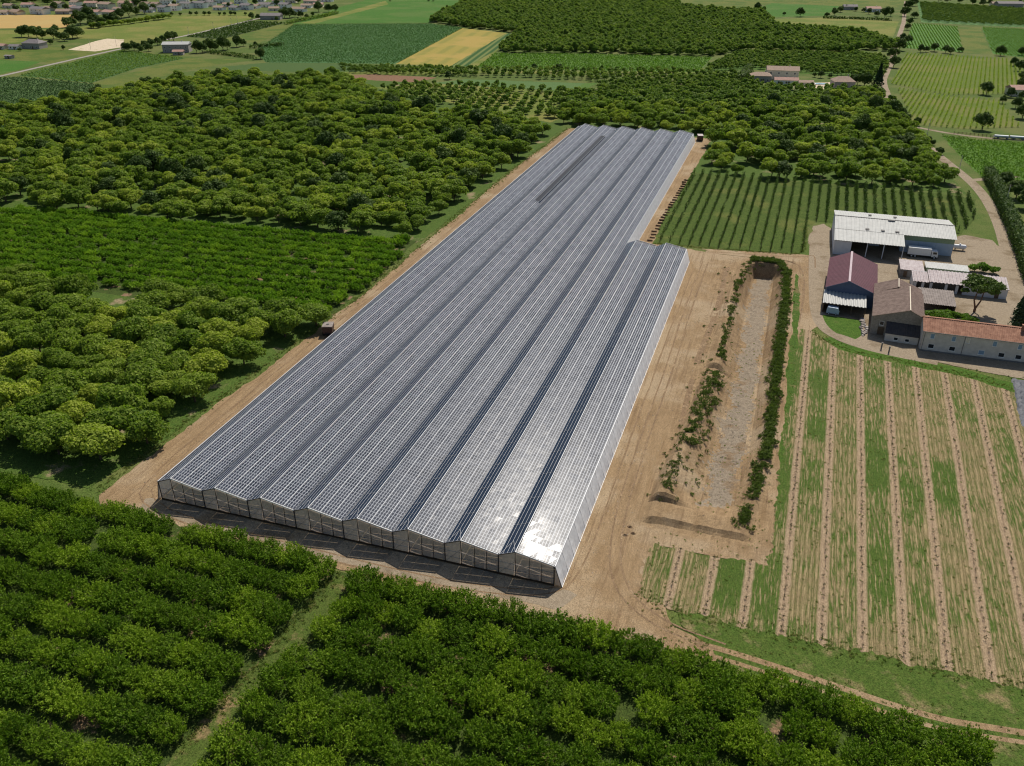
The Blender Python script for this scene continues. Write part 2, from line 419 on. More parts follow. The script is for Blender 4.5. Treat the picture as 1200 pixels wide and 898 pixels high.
def mass_nodes(coll):
    if coll.name in GNODE: return GNODE[coll.name]
    g = bpy.data.node_groups.new('scatter_'+coll.name, 'GeometryNodeTree')
    g.interface.new_socket('Geometry', in_out='INPUT', socket_type='NodeSocketGeometry')
    g.interface.new_socket('Geometry', in_out='OUTPUT', socket_type='NodeSocketGeometry')
    N = g.nodes; gi = N.new('NodeGroupInput'); go = N.new('NodeGroupOutput')
    ci = N.new('GeometryNodeCollectionInfo'); ci.inputs['Collection'].default_value = coll
    ci.inputs['Separate Children'].default_value = True; ci.inputs['Reset Children'].default_value = True
    ip = N.new('GeometryNodeInstanceOnPoints'); ip.inputs['Pick Instance'].default_value = True
    def attr(n, t):
        a = N.new('GeometryNodeInputNamedAttribute'); a.data_type = t; a.inputs['Name'].default_value = n
        return [s for s in a.outputs if s.enabled and s.name == 'Attribute'][0]
    g.links.new(gi.outputs[0], ip.inputs['Points']); g.links.new(ci.outputs[0], ip.inputs['Instance'])
    g.links.new(attr('idx', 'INT'), ip.inputs['Instance Index']); g.links.new(attr('rot', 'FLOAT_VECTOR'), ip.inputs['Rotation'])
    g.links.new(attr('scl', 'FLOAT_VECTOR'), ip.inputs['Scale']); g.links.new(ip.outputs[0], go.inputs[0])
    GNODE[coll.name] = g; return g
def mass(name, V, P, rng, label, cat, smin=0.85, smax=1.15, z=0.0, parent=None, sz=None, rotz=None):
    P = np.asarray(P, float); n = len(P)
    if n == 0: return None
    me = bpy.data.meshes.new(name); me.vertices.add(n)
    zz = P[:, 2] if P.shape[1] > 2 else np.full(n, z)
    me.vertices.foreach_set('co', np.column_stack([P[:, 0], P[:, 1], zz]).astype(np.float32).ravel())
    s = rng.uniform(smin, smax, n); s3 = np.column_stack([s*rng.uniform(.85, 1.15, n), s*rng.uniform(.85, 1.15, n), s*(rng.uniform(.9, 1.12, n) if sz is None else sz)])
    me.attributes.new('idx', 'INT', 'POINT').data.foreach_set('value', rng.integers(0, V['k'], n).astype(np.int32))
    rr = np.column_stack([np.zeros(n), np.zeros(n), rng.uniform(0, 6.283, n) if rotz is None else rotz])
    me.attributes.new('rot', 'FLOAT_VECTOR', 'POINT').data.foreach_set('vector', rr.astype(np.float32).ravel())
    me.attributes.new('scl', 'FLOAT_VECTOR', 'POINT').data.foreach_set('vector', s3.astype(np.float32).ravel())
    o = link(name, me, None, parent); md = o.modifiers.new('scatter', 'NODES'); md.node_group = mass_nodes(V['src'])
    tag(o, label, cat, None, 'stuff'); return o
def plant(name, V, i, x, y, s, label, cat, group, rng, sz=1.0, z=0.0):
    e = empty(name, (x, y, z), rng.uniform(0, 6.283), label, cat, group)
    e.scale = (s*rng.uniform(.86, 1.15), s*rng.uniform(.86, 1.15), s*sz); c, tm = V['v'][i % V['k']]
    link('crown', c, None, e)
    if tm: link('trunk', tm, None, e)
    return e
# ================================================================== SETTING
BX0, BX1, BY0, BY1 = 86.6, 110.6, 19.0, 168.4        # the basin's outer rectangle
HOLE = [(BX0, BY0), (BX1, BY0), (BX1, BY1), (BX0, BY1)]
big = [(-3500, -900), (3500, -900), (3500, 4200), (-3500, 4200)]
o = link('ground', sheet_mesh('ground', big, 0.0, [HOLE]), M['meadow']); tag(o, 'wide green meadow ground reaching to the horizon', 'ground', None, 'structure')

def straw_mat():
    t = NT('stubble'); p = t.pos(); o = t.xyz(p)
    num = t.math('SUBTRACT', t.math('SUBTRACT', o[0], 112.9), t.math('MULTIPLY', o[1], 0.0205))
    k = t.math('DIVIDE', num, t.math('ADD', t.math('MULTIPLY', o[1], 0.0051), 5.87))
    wob = t.math('MULTIPLY', t.math('SUBTRACT', t.noise(p, 0.35, 3, 0.6), 0.5), 0.09)
    k2 = t.math('ADD', k, wob)
    fr = t.math('SUBTRACT', k2, t.math('ROUND', k2)); d = t.math('ABSOLUTE', fr)
    cell = t.math('FLOOR', k)
    cv = t.n('ShaderNodeCombineXYZ'); t.l(t.math('MULTIPLY', cell, 7.31), cv.inputs[0]); t.l(t.math('MULTIPLY', o[1], 0.022), cv.inputs[1])
    gcell = t.noise(cv.outputs[0], 1.0, 2, 0.5)
    gpat = t.noise(p, 0.05, 4, 0.6)
    # drill lines along the rows
    wl = t.math('MULTIPLY', t.math('SUBTRACT', t.noise(t.scale(p, 1.0, 0.12, 1.0), 1.1, 3, 0.6), 0.5), 0.12)
    def drill(nn, hi, lo):
        lf = t.math('FRACT', t.math('MULTIPLY', t.math('ADD', k, wl), nn)); lw = t.math('ABSOLUTE', t.math('SUBTRACT', lf, 0.5)); return t.smooth(lw, hi, lo)
    brk = t.noise(t.scale(p, 1.6, 0.16, 1.0), 1.7, 4, 0.7)
    ln = t.math('MULTIPLY', t.math('MAXIMUM', drill(7.0, 0.36, 0.12), t.math('MULTIPLY', drill(19.0, 0.35, 0.15), 0.6)), t.ramp(brk, 0.32, 0.58))
    ln2 = t.noise(t.scale(p, 1.0, 0.4, 1.0), 5.5, 3, 0.7)
    base = t.mix(t.ramp(t.noise(p, 0.25, 4, 0.6), 0.35, 0.65), (0.085, 0.10, 0.028), (0.175, 0.135, 0.065))
    straw = t.mix(ln, base, (0.30, 0.23, 0.122))
    grn = t.mix(t.ramp(ln2, 0.3, 0.7), (0.04, 0.08, 0.013), (0.09, 0.13, 0.025))
    gm = t.math('ADD', t.math('MULTIPLY', gcell, 0.55), t.math('MULTIPLY', gpat, 0.8))
    gm = t.math('ADD', gm, t.math('MULTIPLY', t.math('SUBTRACT', brk, 0.5), -0.8))
    gm = t.math('SUBTRACT', gm, t.math('MULTIPLY', ln, 0.05))
    # clover grown thick between some of the rows
    wn_ = t.math('MULTIPLY', t.math('SUBTRACT', t.noise(p, 0.35, 4, 0.7), 0.5), 3.2)
    for xc, sl, hw, ya, yb, amt in ((127.6, 0.028, 2.1, 4, 76, 0.11), (133.6, 0.033, 1.9, 4, 52, 0.10), (116.6, 0.02, 2.2, 58, 96, 0.10), (123.0, 0.022, 2.0, 54, 88, 0.09), (110.6, 0.012, 1.6, 30, 96, 0.12), (151.5, 0.05, 1.6, 30, 92, 0.06), (104.0, 0.0, 1.8, 2, 15, 0.06)):
        dx = t.math('ABSOLUTE', t.math('SUBTRACT', t.math('SUBTRACT', o[0], xc), t.math('MULTIPLY', o[1], sl)))
        mx_ = t.smooth(t.math('ADD', dx, t.math('MULTIPLY', wn_, 0.4)), hw+0.9, hw-0.9)
        yy_ = t.math('ADD', o[1], t.math('MULTIPLY', wn_, 3.0))
        my_ = t.math('MULTIPLY', t.smooth(yy_, ya-5, ya+6), t.smooth(yy_, yb+6, yb-6))
        gm = t.math('ADD', gm, t.math('MULTIPLY', t.math('MULTIPLY', mx_, my_), amt))
    col = t.mix(t.smooth(gm, 0.60, 0.80), straw, grn)
    soil = t.mix(t.ramp(ln2, 0.3, 0.7), (0.26, 0.185, 0.112), (0.39, 0.29, 0.185))
    col = t.mix(t.smooth(t.math('ADD', d, t.math('MULTIPLY', t.math('SUBTRACT', brk, 0.5), 0.09)), 0.17, 0.09), col, soil)
    dk = t.mix(t.ramp(ln2, 0.35, 0.65), (0.13, 0.088, 0.056), (0.22, 0.155, 0.10))
    col = t.mix(t.math('MULTIPLY', t.smooth(d, 0.05, 0.015), t.math('MULTIPLY', t.ramp(brk, 0.35, 0.65), 0.75)), col, dk)
    f = t.noise(p, 7.0, 3, 0.7)
    col = t.mix(0.75, col, t.mix(t.ramp(f, 0.3, 0.7), (0.15, 0.15, 0.15), (0.9, 0.9, 0.9)), 'OVERLAY')
    return t.end(t.bsdf(col, 0.95, 0.1, normal=t.bump(t.math('ADD', f, ln), 0.7, 0.15)))
M['stubble'] = straw_mat()

# --- far fields, laid out by their corners
sheet('wheat_field', [(-1000, 690), (-830, 700), (-784.1, 719.8), (-698.8, 748.4), (-649.3, 686.4), (-613.3, 637.8), (-671.0, 610.5), (-1000, 600)], row_mat('wheat', (0.40, 0.27, 0.10), (0.32, 0.22, 0.08), 9.0, 60, 0.5, (0.36, 0.26, 0.10), 0.02), 'golden wheat field before the village')
sheet('meadow_field', [(-658.8, 598.7), (-616.5, 620.7), (-604.3, 649.1), (-592.0, 773.7), (-528.4, 849.2), (-479.5, 761.8), (-454.8, 614.9), (-454.9, 531.5), (-513.9, 574.6), (-558.5, 559.7), (-568.7, 511.6)], 'olive', 'yellow green meadow below the village')
sheet('lawn_field', [(-559.4, 502.7), (-498.0, 517.2), (-457.9, 502.2), (-450.1, 521.5), (-442.0, 437.2), (-456.2, 441.8), (-497.2, 442.6)], 'drygrass', 'dry lawn round the far grey house')
sheet('sand_yard', [(-487.2, 503.6), (-506.4, 557.3), (-509.4, 576.1), (-490.2, 575.8), (-454.9, 531.5), (-457.9, 502.2)], 'sand', 'pale sandy yard beside the narrow white road', 'yard')
sheet('clover_field', [(-531.3, 426.4), (-493.5, 439.0), (-455.6, 442.0), (-441.8, 410.6), (-436.2, 383.6), (-434.0, 339.7)], 'lush', 'vivid green field at the left edge')
sheet('planted_field', [(-420.6, 384.8), (-440.6, 513.4), (-361.7, 492.5), (-363.2, 436.6), (-348.6, 375.0)], row_mat('rows_dark', (0.035, 0.085, 0.02), (0.075, 0.13, 0.04), 2.6, -62, 0.55), 'dark green planted field below the far road')
sheet('planted_field', [(-412.0, 320.2), (-424.2, 372.0), (-415.9, 378.6), (-346.2, 372.2), (-335.8, 365.2), (-296.5, 297.1), (-284.9, 237.5), (-278.1, 200.9)], row_mat('rows_mid', (0.045, 0.095, 0.024), (0.085, 0.13, 0.045), 2.6, -62, 0.5), 'grey green planted field beside the large orchard')
sheet('hay_strip', [(-361.7, 492.5), (-305.2, 501.4), (-316.5, 469.7), (-323.6, 428.8), (-310.0, 360.4), (-340.3, 367.2), (-346.4, 375.7), (-354.8, 430.9)], 'drygrass', 'pale mown strip curving beside the planted field')
sheet('vine_strip', [(-304.1, 451.9), (-307.2, 463.8), (-280.1, 500.2), (-181.5, 505.4), (-168.2, 476.2), (-253.2, 456.2)], row_mat('rows_strip', (0.035, 0.075, 0.018), (0.08, 0.12, 0.035), 3.0, 70, 0.55), 'dark narrow vine strip beyond the large orchard')
sheet('vine_strip', [(-449.1, 609.8), (-469.4, 746.5), (-423.8, 743.7), (-405.9, 603.9)], row_mat('rows_strip2', (0.03, 0.062, 0.018), (0.085, 0.09, 0.04), 3.2, 58, 0.6), 'dark vine strip beside the narrow white road')
sheet('hay_strip', [(-405.9, 603.9), (-423.8, 743.7), (-404.9, 741.2), (-358.9, 593.7), (-380.4, 592.9)], 'drygrass', 'olive mown strip behind the far farmhouse trees')
sheet('clover_field', [(-412.6, 738.6), (-458.6, 932.3), (-489.0, 1125.0), (-409.7, 1299.8), (-320.9, 1017.2), (-303.4, 891.5), (-278.8, 792.1)], 'lush', 'vivid green field along the upper edge')
sheet('hay_strip', [(-409.2, 748.6), (-416.5, 843.0), (-444.3, 1031.1), (-417.4, 984.8), (-402.5, 847.7), (-391.3, 745.7)], 'olive', 'thin pale strip crossing the vivid green field')
sheet('planted_field', [(-406.6, 732.0), (-274.7, 784.7), (-227.3, 758.5), (-190.6, 515.9), (-288.9, 492.5), (-331.3, 544.2)], row_mat('rows_c', (0.04, 0.11, 0.035), (0.085, 0.16, 0.06), 2.5, -8.9, 0.5), 'blue green striped vineyard in the far middle')
sheet('barley_field', [(-229.8, 757.7), (-172.6, 730.5), (-146.4, 517.1), (-190.6, 515.9)], row_mat('barley', (0.25, 0.205, 0.048), (0.195, 0.18, 0.042), 14, -9, 0.6, (0.30, 0.22, 0.06), 0.02, 0.5), 'yellow barley field in the far middle', amp=0.8)
sheet('planted_field', [(-172.6, 730.5), (-152.8, 722.5), (-134.3, 521.1), (-146.4, 517.1)], row_mat('rows_d', (0.03, 0.075, 0.018), (0.12, 0.15, 0.045), 5.5, -9, 0.55), 'narrow striped strip beside the yellow barley field')
sheet('hay_strip', [(-152.8, 722.5), (-155.5, 693.9), (-138.9, 597.2), (-125.6, 519.6), (-134.3, 521.1)], 'olive', 'light green wedge beside the wood')
sheet('vine_field', [(-137.3, 592.5), (-56.5, 614.0), (34.9, 623.9), (32.9, 546.8), (-43.5, 529.7), (-125.6, 519.6)], row_mat('rows_e', (0.07, 0.15, 0.025), (0.12, 0.18, 0.045), 2.6, 80, 0.5), 'bright green vineyard below the wood')
sheet('hay_strip', [(-212.3, 469.7), (-155.4, 492.7), (57.5, 554.9), (57.0, 546.7), (-116.1, 493.4), (-201.5, 449.5)], 'olive', 'thin pale track crossing the far orchards')
sheet('plough_field', [(-202.2, 457.0), (-183.9, 467.0), (-136.8, 467.1), (-140.8, 443.6), (-148.7, 420.3), (-177.4, 428.0), (-209.3, 439.3)], 'brownfield', 'brown ploughed field by the large orchard')
sheet('net_field', [(-131.3, 443.2), (-115.7, 466.5), (-33.0, 475.7), (-34.5, 444.8), (-73.7, 441.7)], row_mat('rows_nets', (0.05, 0.11, 0.03), (0.10, 0.15, 0.05), 3.0, 80, 0.5), 'small plots with scraps of pale netting', amp=0.8)
sheet('grass_strip', [(-35.0, 451.2), (-33.0, 475.7), (-25.4, 478.2), (-28.1, 437.4), (-37.3, 434.3)], 'lush', 'short bright grass strip beside the netted plots')
sheet('orchard_floor', [(-198.1, 443.0), (-98.0, 443.8), (-23.4, 445.3), (59.1, 535.7), (78.4, 505.5), (155.1, 504.2), (159.7, 394.4), (173.6, 269.5), (68.1, 267.5), (-17.3, 359.0), (-157.9, 413.9)], 'undertree', 'grassy floor of the far orchards')
sheet('orchard_floor', [(-161.4, 416.1), (-131.3, 443.2), (-98.0, 443.8), (-31.9, 439.3), (-10.5, 402.1), (-21.6, 348.3), (-64.2, 350.8), (-117.1, 364.3)], 'olive', 'light grass floor of the young round tree orchard')
sheet('orchard_floor', [(54.2, 672.2), (161.6, 681.2), (166.5, 634.2), (156.0, 548.9), (68.3, 570.9), (32.9, 546.8)], 'grass', 'grassy floor of the row orchard behind the villa')
# far right
sheet('stubble_field', [(-103.2, 1190.9), (-76.2, 1454.9), (300.1, 1582.8), (222.3, 1213.5), (207.1, 1143.5), (138.9, 1120.6), (49.8, 1142.0), (16.8, 1020.9), (-49.0, 1057.5)], 'drygrass', 'pale brown field along the upper edge')
sheet('clover_field', [(45.4, 1089.2), (54.4, 1157.0), (139.1, 1133.1), (121.4, 1002.4), (66.7, 964.0)], 'lush', 'vivid green field beside the far hamlet')
sheet('hay_field', [(64.9, 943.9), (121.3, 982.2), (196.4, 960.0), (181.0, 812.7), (154.4, 846.9), (64.2, 872.2)], 'olive', 'straw coloured field below the far hamlet')
sheet('vine_field', [(237.4, 1232.4), (351.3, 1156.0), (400.2, 1127.4), (358.7, 938.0), (312.8, 938.7), (218.3, 958.3)], row_mat('rows_f', (0.05, 0.11, 0.03), (0.095, 0.17, 0.055), 7.6, -14, 0.55), 'dark striped orchard in the far corner')
sheet('vine_field', [(208.8, 946.3), (249.3, 925.7), (228.9, 719.3), (184.7, 732.4)], row_mat('rows_g', (0.05, 0.13, 0.02), (0.085, 0.17, 0.04), 2.6, 2, 0.5), 'green vineyard beside the fallow strip')
sheet('fallow_strip', [(250.1, 926.0), (270.6, 924.6), (249.5, 715.5), (229.6, 719.5)], 'drygrass', 'straw coloured fallow strip between two vineyards')
sheet('vine_field', [(272.3, 925.2), (309.8, 921.7), (355.0, 921.3), (307.4, 704.4), (270.8, 702.2), (250.8, 715.9)], row_mat('rows_h', (0.05, 0.13, 0.02), (0.085, 0.17, 0.04), 2.6, 2, 0.5), 'green vineyard beyond the fallow strip')
V4 = [(183.1, 693.5), (219.7, 690.2), (255.4, 682.4), (258.0, 629.5), (243.1, 559.9), (230.3, 519.5), (192.6, 504.0), (162.2, 536.7)]
V5 = [(164.6, 517.0), (191.9, 497.6), (220.2, 489.4), (218.1, 413.6), (189.2, 399.8), (165.4, 403.0)]
V6 = [(176.2, 378.8), (190.5, 373.6), (212.5, 373.2), (235.1, 375.0), (216.7, 291.3), (199.4, 299.1), (183.6, 298.1), (179.4, 333.8)]
VG = ground_mat('vineyard_grass', (0.085, 0.125, 0.022), (0.12, 0.155, 0.03), (0.14, 0.15, 0.042), 0.03, 0.5, 3.0)
sheet('vineyard_floor', V4, VG, 'mown grass floor of the upper striped vineyard')
sheet('vineyard_floor', V5, VG, 'mown grass floor of the lower striped vineyard')
sheet('vineyard_floor', V6, row_mat('rows_v6', (0.07, 0.15, 0.02), (0.11, 0.19, 0.035), 2.5, -60, 0.55), 'bright green vineyard floor by the lane')
path('road', [(-422.8, 329.8), (-430.1, 377.8), (-450.4, 527.2), (-453.2, 615.4), (-474.4, 754.1), (-489.7, 862.2), (-516.1, 992.6)], 4.0, 'road', 'narrow pale road running up to the village')
path('lane', [(224.5, 1242.1), (207.5, 1041.6), (201.6, 961.7), (189.1, 843.6), (176.6, 724.0), (171.2, 659.3), (160.8, 577.1), (157.4, 545.7), (157.0, 492.2), (157.6, 446.7), (160.4, 403.6), (166.1, 359.8), (171.1, 327.8), (176.0, 301.4), (179.1, 280.3), (180.1, 257.0), (179.4, 229.6), (176.7, 196.4), (173.1, 164.7), (170.7, 143.3)], 4.3, 'gravel', 'pale lane winding up past the vineyards')
path('side_lane', [(178.8, 292.4), (183.2, 295.2), (198, 305)], 3.4, 'gravel', 'short entrance off the pale lane', 'lane')
path('farm_track', [(161.1, 401.5), (170.0, 393.5), (180.2, 386.3), (194.6, 380.8), (217.6, 380.6)], 3.0, 'gravel', 'gravel track with a fence below the vineyards', 'track')

# --- ground under the orchards
LAYER[0] = 0; NEARZ[0] = True
sheet('orchard_floor', [(-293.2, 245.5), (-299.4, 306.9), (-297.0, 402.9), (-201.5, 449.5), (-159.3, 416.8), (-16.0, 345.5), (-11, 333), (-11.5, 150), (-14, 147), (-178.8, 134.9), (-330, 150)], 'undertree', 'grassy floor of the large orchard beyond the peach field')
sheet('orchard_floor', [(-190, 134), (-13, 150), (-10.5, 86), (-11, 79), (-135, 73)], 'underpeach', 'grassy floor of the middle peach field')
sheet('orchard_floor', [(-135, 76), (-11, 82), (-12.5, 40), (-14, 10), (-16, -1.5), (-60, -3), (-110, 20)], 'undertree', 'lush grass floor under the near orchard trees')
sheet('orchard_floor', [(-70, -3), (-14, -4.5), (40, -8), (85, -7.6), (134, -13), (200, -14), (200, -80), (-70, -80)], 'underpeach', 'grassy floor of the near peach orchard')
sheet('grass_lane', [(41.5, -8.5), (47.0, -8.5), (44.5, -28), (43.5, -46), (43, -70), (36, -70), (37.8, -46), (39.8, -28)], ground_mat('lane_grass', (0.05, 0.085, 0.014), (0.085, 0.11, 0.024), (0.20, 0.145, 0.07), 0.16, 0.8, 5.0, (0.54, 0.66)), 'worn grass lane between two blocks of peach bushes', 'lane')
TRELLIS = [(63.5, 172.0), (110.5, 176.0), (112.6, 180), (113.0, 206), (117, 214.5), (165, 215), (172, 236), (176, 262), (168, 266), (68, 268), (64.5, 262)]
sheet('orchard_floor', TRELLIS, ground_mat('trellis_grass', (0.042, 0.075, 0.012), (0.075, 0.108, 0.02), (0.11, 0.125, 0.03), 0.06, 0.6, 4.0, (0.52, 0.68)), 'mown grass floor of the young trellised orchard')

# --- bare earth round the greenhouse, the yard and the tracks
sheet('earth_track', [(-12.4, -2.6), (-10, -5.0), (20, -5.8), (50, -8.0), (84, -7.6), (104, -8.4), (106, -5.2), (97, -3.2), (95, 1), (93, 10), (92, 19.2), (86.5, BY0+.6), (86.6, 169), (64, 171.5), (63.2, 210), (64.8, 262), (66, 336), (-8.5, 338), (-10.5, 250), (-9.8, 150), (-9.0, 100), (-10.2, 60), (-11.6, 25)], 'earth', 'bare tan earth all round the long greenhouse', 'earth', amp=0.5)
sheet('earth_track', [(86.4, 168.3), (86.4, 168.6), (112.5, 168.6), (112.5, 110), (114, 112), (119.5, 124), (119.2, 178), (118, 176.5), (111, 176.2), (86, 172.6), (80, 171.5)], 'earth', 'bare tan earth strip between the basin and the farmyard', 'earth', amp=0.35)
for fr_ in ([(82, 15.5), (BX0, 15.5), (BX0, 170), (82, 170)], [(BX1, 15.5), (112.9, 15.5), (112.9, 170), (BX1, 170)], [(BX0, 15.5), (BX1, 15.5), (BX1, BY0), (BX0, BY0)], [(BX0, BY1), (BX1, BY1), (BX1, 170), (BX0, 170)]):
    sheet('earth_border', fr_, 'earth', ['bare earth border west of the basin', 'bare earth border east of the basin', 'bare earth border at the near end of the basin', 'bare earth border at the far end of the basin'][[82, BX1, BX0].index(fr_[0][0]) + (1 if fr_[0] == (BX0, BY1) else 0)], 'earth', amp=0.0)
sheet('grass_strip', [(110.7, 25), (111.6, 27), (112.0, 50), (113.2, 62), (113.4, 78), (113.0, 100), (112.7, 128), (111.8, 156), (110.9, 158)], ground_mat('strip_grass', (0.04, 0.085, 0.012), (0.075, 0.12, 0.02), (0.17, 0.14, 0.06), 0.15, 0.8, 5.0, (0.5, 0.66)), 'green grass strip along the basin weeds', amp=0.35)
sheet('grass_verge', [(103, -5.4), (98, -2.5), (97, 0.5), (99, 3), (106, 3), (140, 3), (160, 5), (180, 10), (180, -16), (133, -16), (112, -12), (104, -8)], ground_mat('verge_grass', (0.045, 0.085, 0.013), (0.085, 0.12, 0.024), (0.21, 0.165, 0.08), 0.22, 0.9, 5.0, (0.52, 0.72)), 'dark grass verge between the stubble and the track', 'verge', amp=0.6)
sheet('stubble_field', [(90, 2.5), (96, 0.3), (106, -0.3), (140, 0.4), (158, 2), (172, 6), (172, 92), (163, 98), (150, 103), (140, 104.5), (128, 106), (121, 109.5), (116, 116), (113.2, 117), (112.6, 80), (110.9, 60), (110.8, 20), (110.2, 16), (90.5, 15.6), (89.5, 8)], 'stubble', 'straw coloured stubble field with bare planting rows', amp=0.75, step=0.5)
sheet('grass_margin', [(138, 106.8), (150, 105.2), (163, 100), (172, 94), (172, 88), (166, 88), (162, 95), (150, 100.5), (135, 103), (124, 106), (119, 112), (121, 113.5), (127, 109.5)], 'grass', 'green grass margin between the farmhouse and the stubble')
sheet('farmyard', [(118.5, 119), (122, 114.2), (128, 110.5), (134, 108), (140, 106.8), (172, 102.5), (178, 130), (177, 190), (174, 211), (166, 214), (160, 208.0), (122, 206), (119.2, 212), (115.5, 208), (114.2, 196), (115.4, 176), (116.4, 150)], 'gravel', 'pale gravel farmyard round the barns', 'yard')
sheet('grass_patch', [(118.8, 117.8), (121.8, 116.6), (127, 114.0), (128.6, 117), (129.0, 127.2), (118.4, 127.6)], 'grass', 'small green lawn before the maroon roofed barn', 'lawn')
path('track', [(146, 106.2), (136, 107.9), (129, 109.8), (123, 113.2), (118.6, 119), (116.8, 130), (116.3, 150), (116.0, 175), (116.2, 195), (118.6, 208.5)], 3.0, 'gravel', 'pale wheel track curving past the barns')
path('track', [(85, -5.2), (96, -5.3), (105, -5.6), (118, -7.2), (133, -9.4), (141, -8.6), (150, -7.6), (175, -6.4)], 1.1, 'earth', 'further wheel line of the track beside the peach bushes')
path('track', [(85, -6.9), (96, -7.0), (105, -7.4), (118, -9.0), (133, -11.2), (141, -10.3), (150, -9.2), (175, -8.0)], 0.8, 'earth', 'nearer wheel line of the track beside the peach bushes')
sheet('gravel_strip', [(-3.2, -1.0), (-2, -4.6), (20, -4.9), (50, -5.9), (79, -5.2), (81, -1.0), (79.6, -0.4), (-2.4, -0.4)], 'gravel', 'grey gravel strip along the greenhouse front', 'gravel', amp=0.25)

M['rut'] = ground_mat('rut_earth', (0.17, 0.112, 0.066), (0.25, 0.17, 0.10), (0.30, 0.215, 0.13), 0.3, 1.2, 6.0, (0.5, 0.7))
path('old_trench', [(90.2, 158.4), (90.4, 137.7), (90.6, 117.2), (89.7, 101.0), (89.1, 84.8)], 1.5, 'rut', 'dark soil band of a filled trench west of the basin', 'soil', amp=0.35)
path('old_trench', [(89.4, 78.9), (89.4, 64.2), (90.3, 49.7)], 1.3, 'rut', 'short dark soil band beside the weed mound', 'soil', amp=0.35)
for i_, (p_, w_) in enumerate([([(82.2, 160), (81.8, 120), (82.4, 80), (82.0, 40), (82.8, 15), (86, 2), (94, -4.2), (104, -5.9)], 0.34), ([(84.0, 160), (83.6, 120), (84.2, 80), (83.8, 40), (84.5, 16), (87.5, 3.6), (95, -2.6), (105, -4.4)], 0.34),
        ([(80.2, 150), (80.0, 90), (80.3, 30), (80.6, 6), (78, -3.0), (60, -6.2), (30, -5.6), (-4, -4.4), (-8.0, 8), (-7.2, 60), (-6.4, 140), (-6.0, 320)], 0.3), ([(79.0, 3), (76.5, -1.8), (60, -4.6), (30, -4.0), (-2.5, -2.8), (-6.2, 9), (-5.4, 60), (-4.6, 140), (-4.4, 320)], 0.3),
        ([(116.6, 165), (116.4, 178), (113.2, 173.6), (100, 171.3), (86, 170.2), (80, 168)], 0.4), ([(112.8, 120), (113.6, 140), (113.4, 160), (110, 169.3), (98, 169.9)], 0.4)]):
    path('tyre_rut', p_, w_, 'rut', ['outer wheel rut down the earth east of the greenhouse', 'second wheel rut down the earth east of the greenhouse', 'wheel rut circling close round the greenhouse', 'inner wheel rut circling the greenhouse front', 'wheel rut along the track beyond the basin', 'wheel rut bending round the basin corner'][i_], 'rut', amp=0.12)
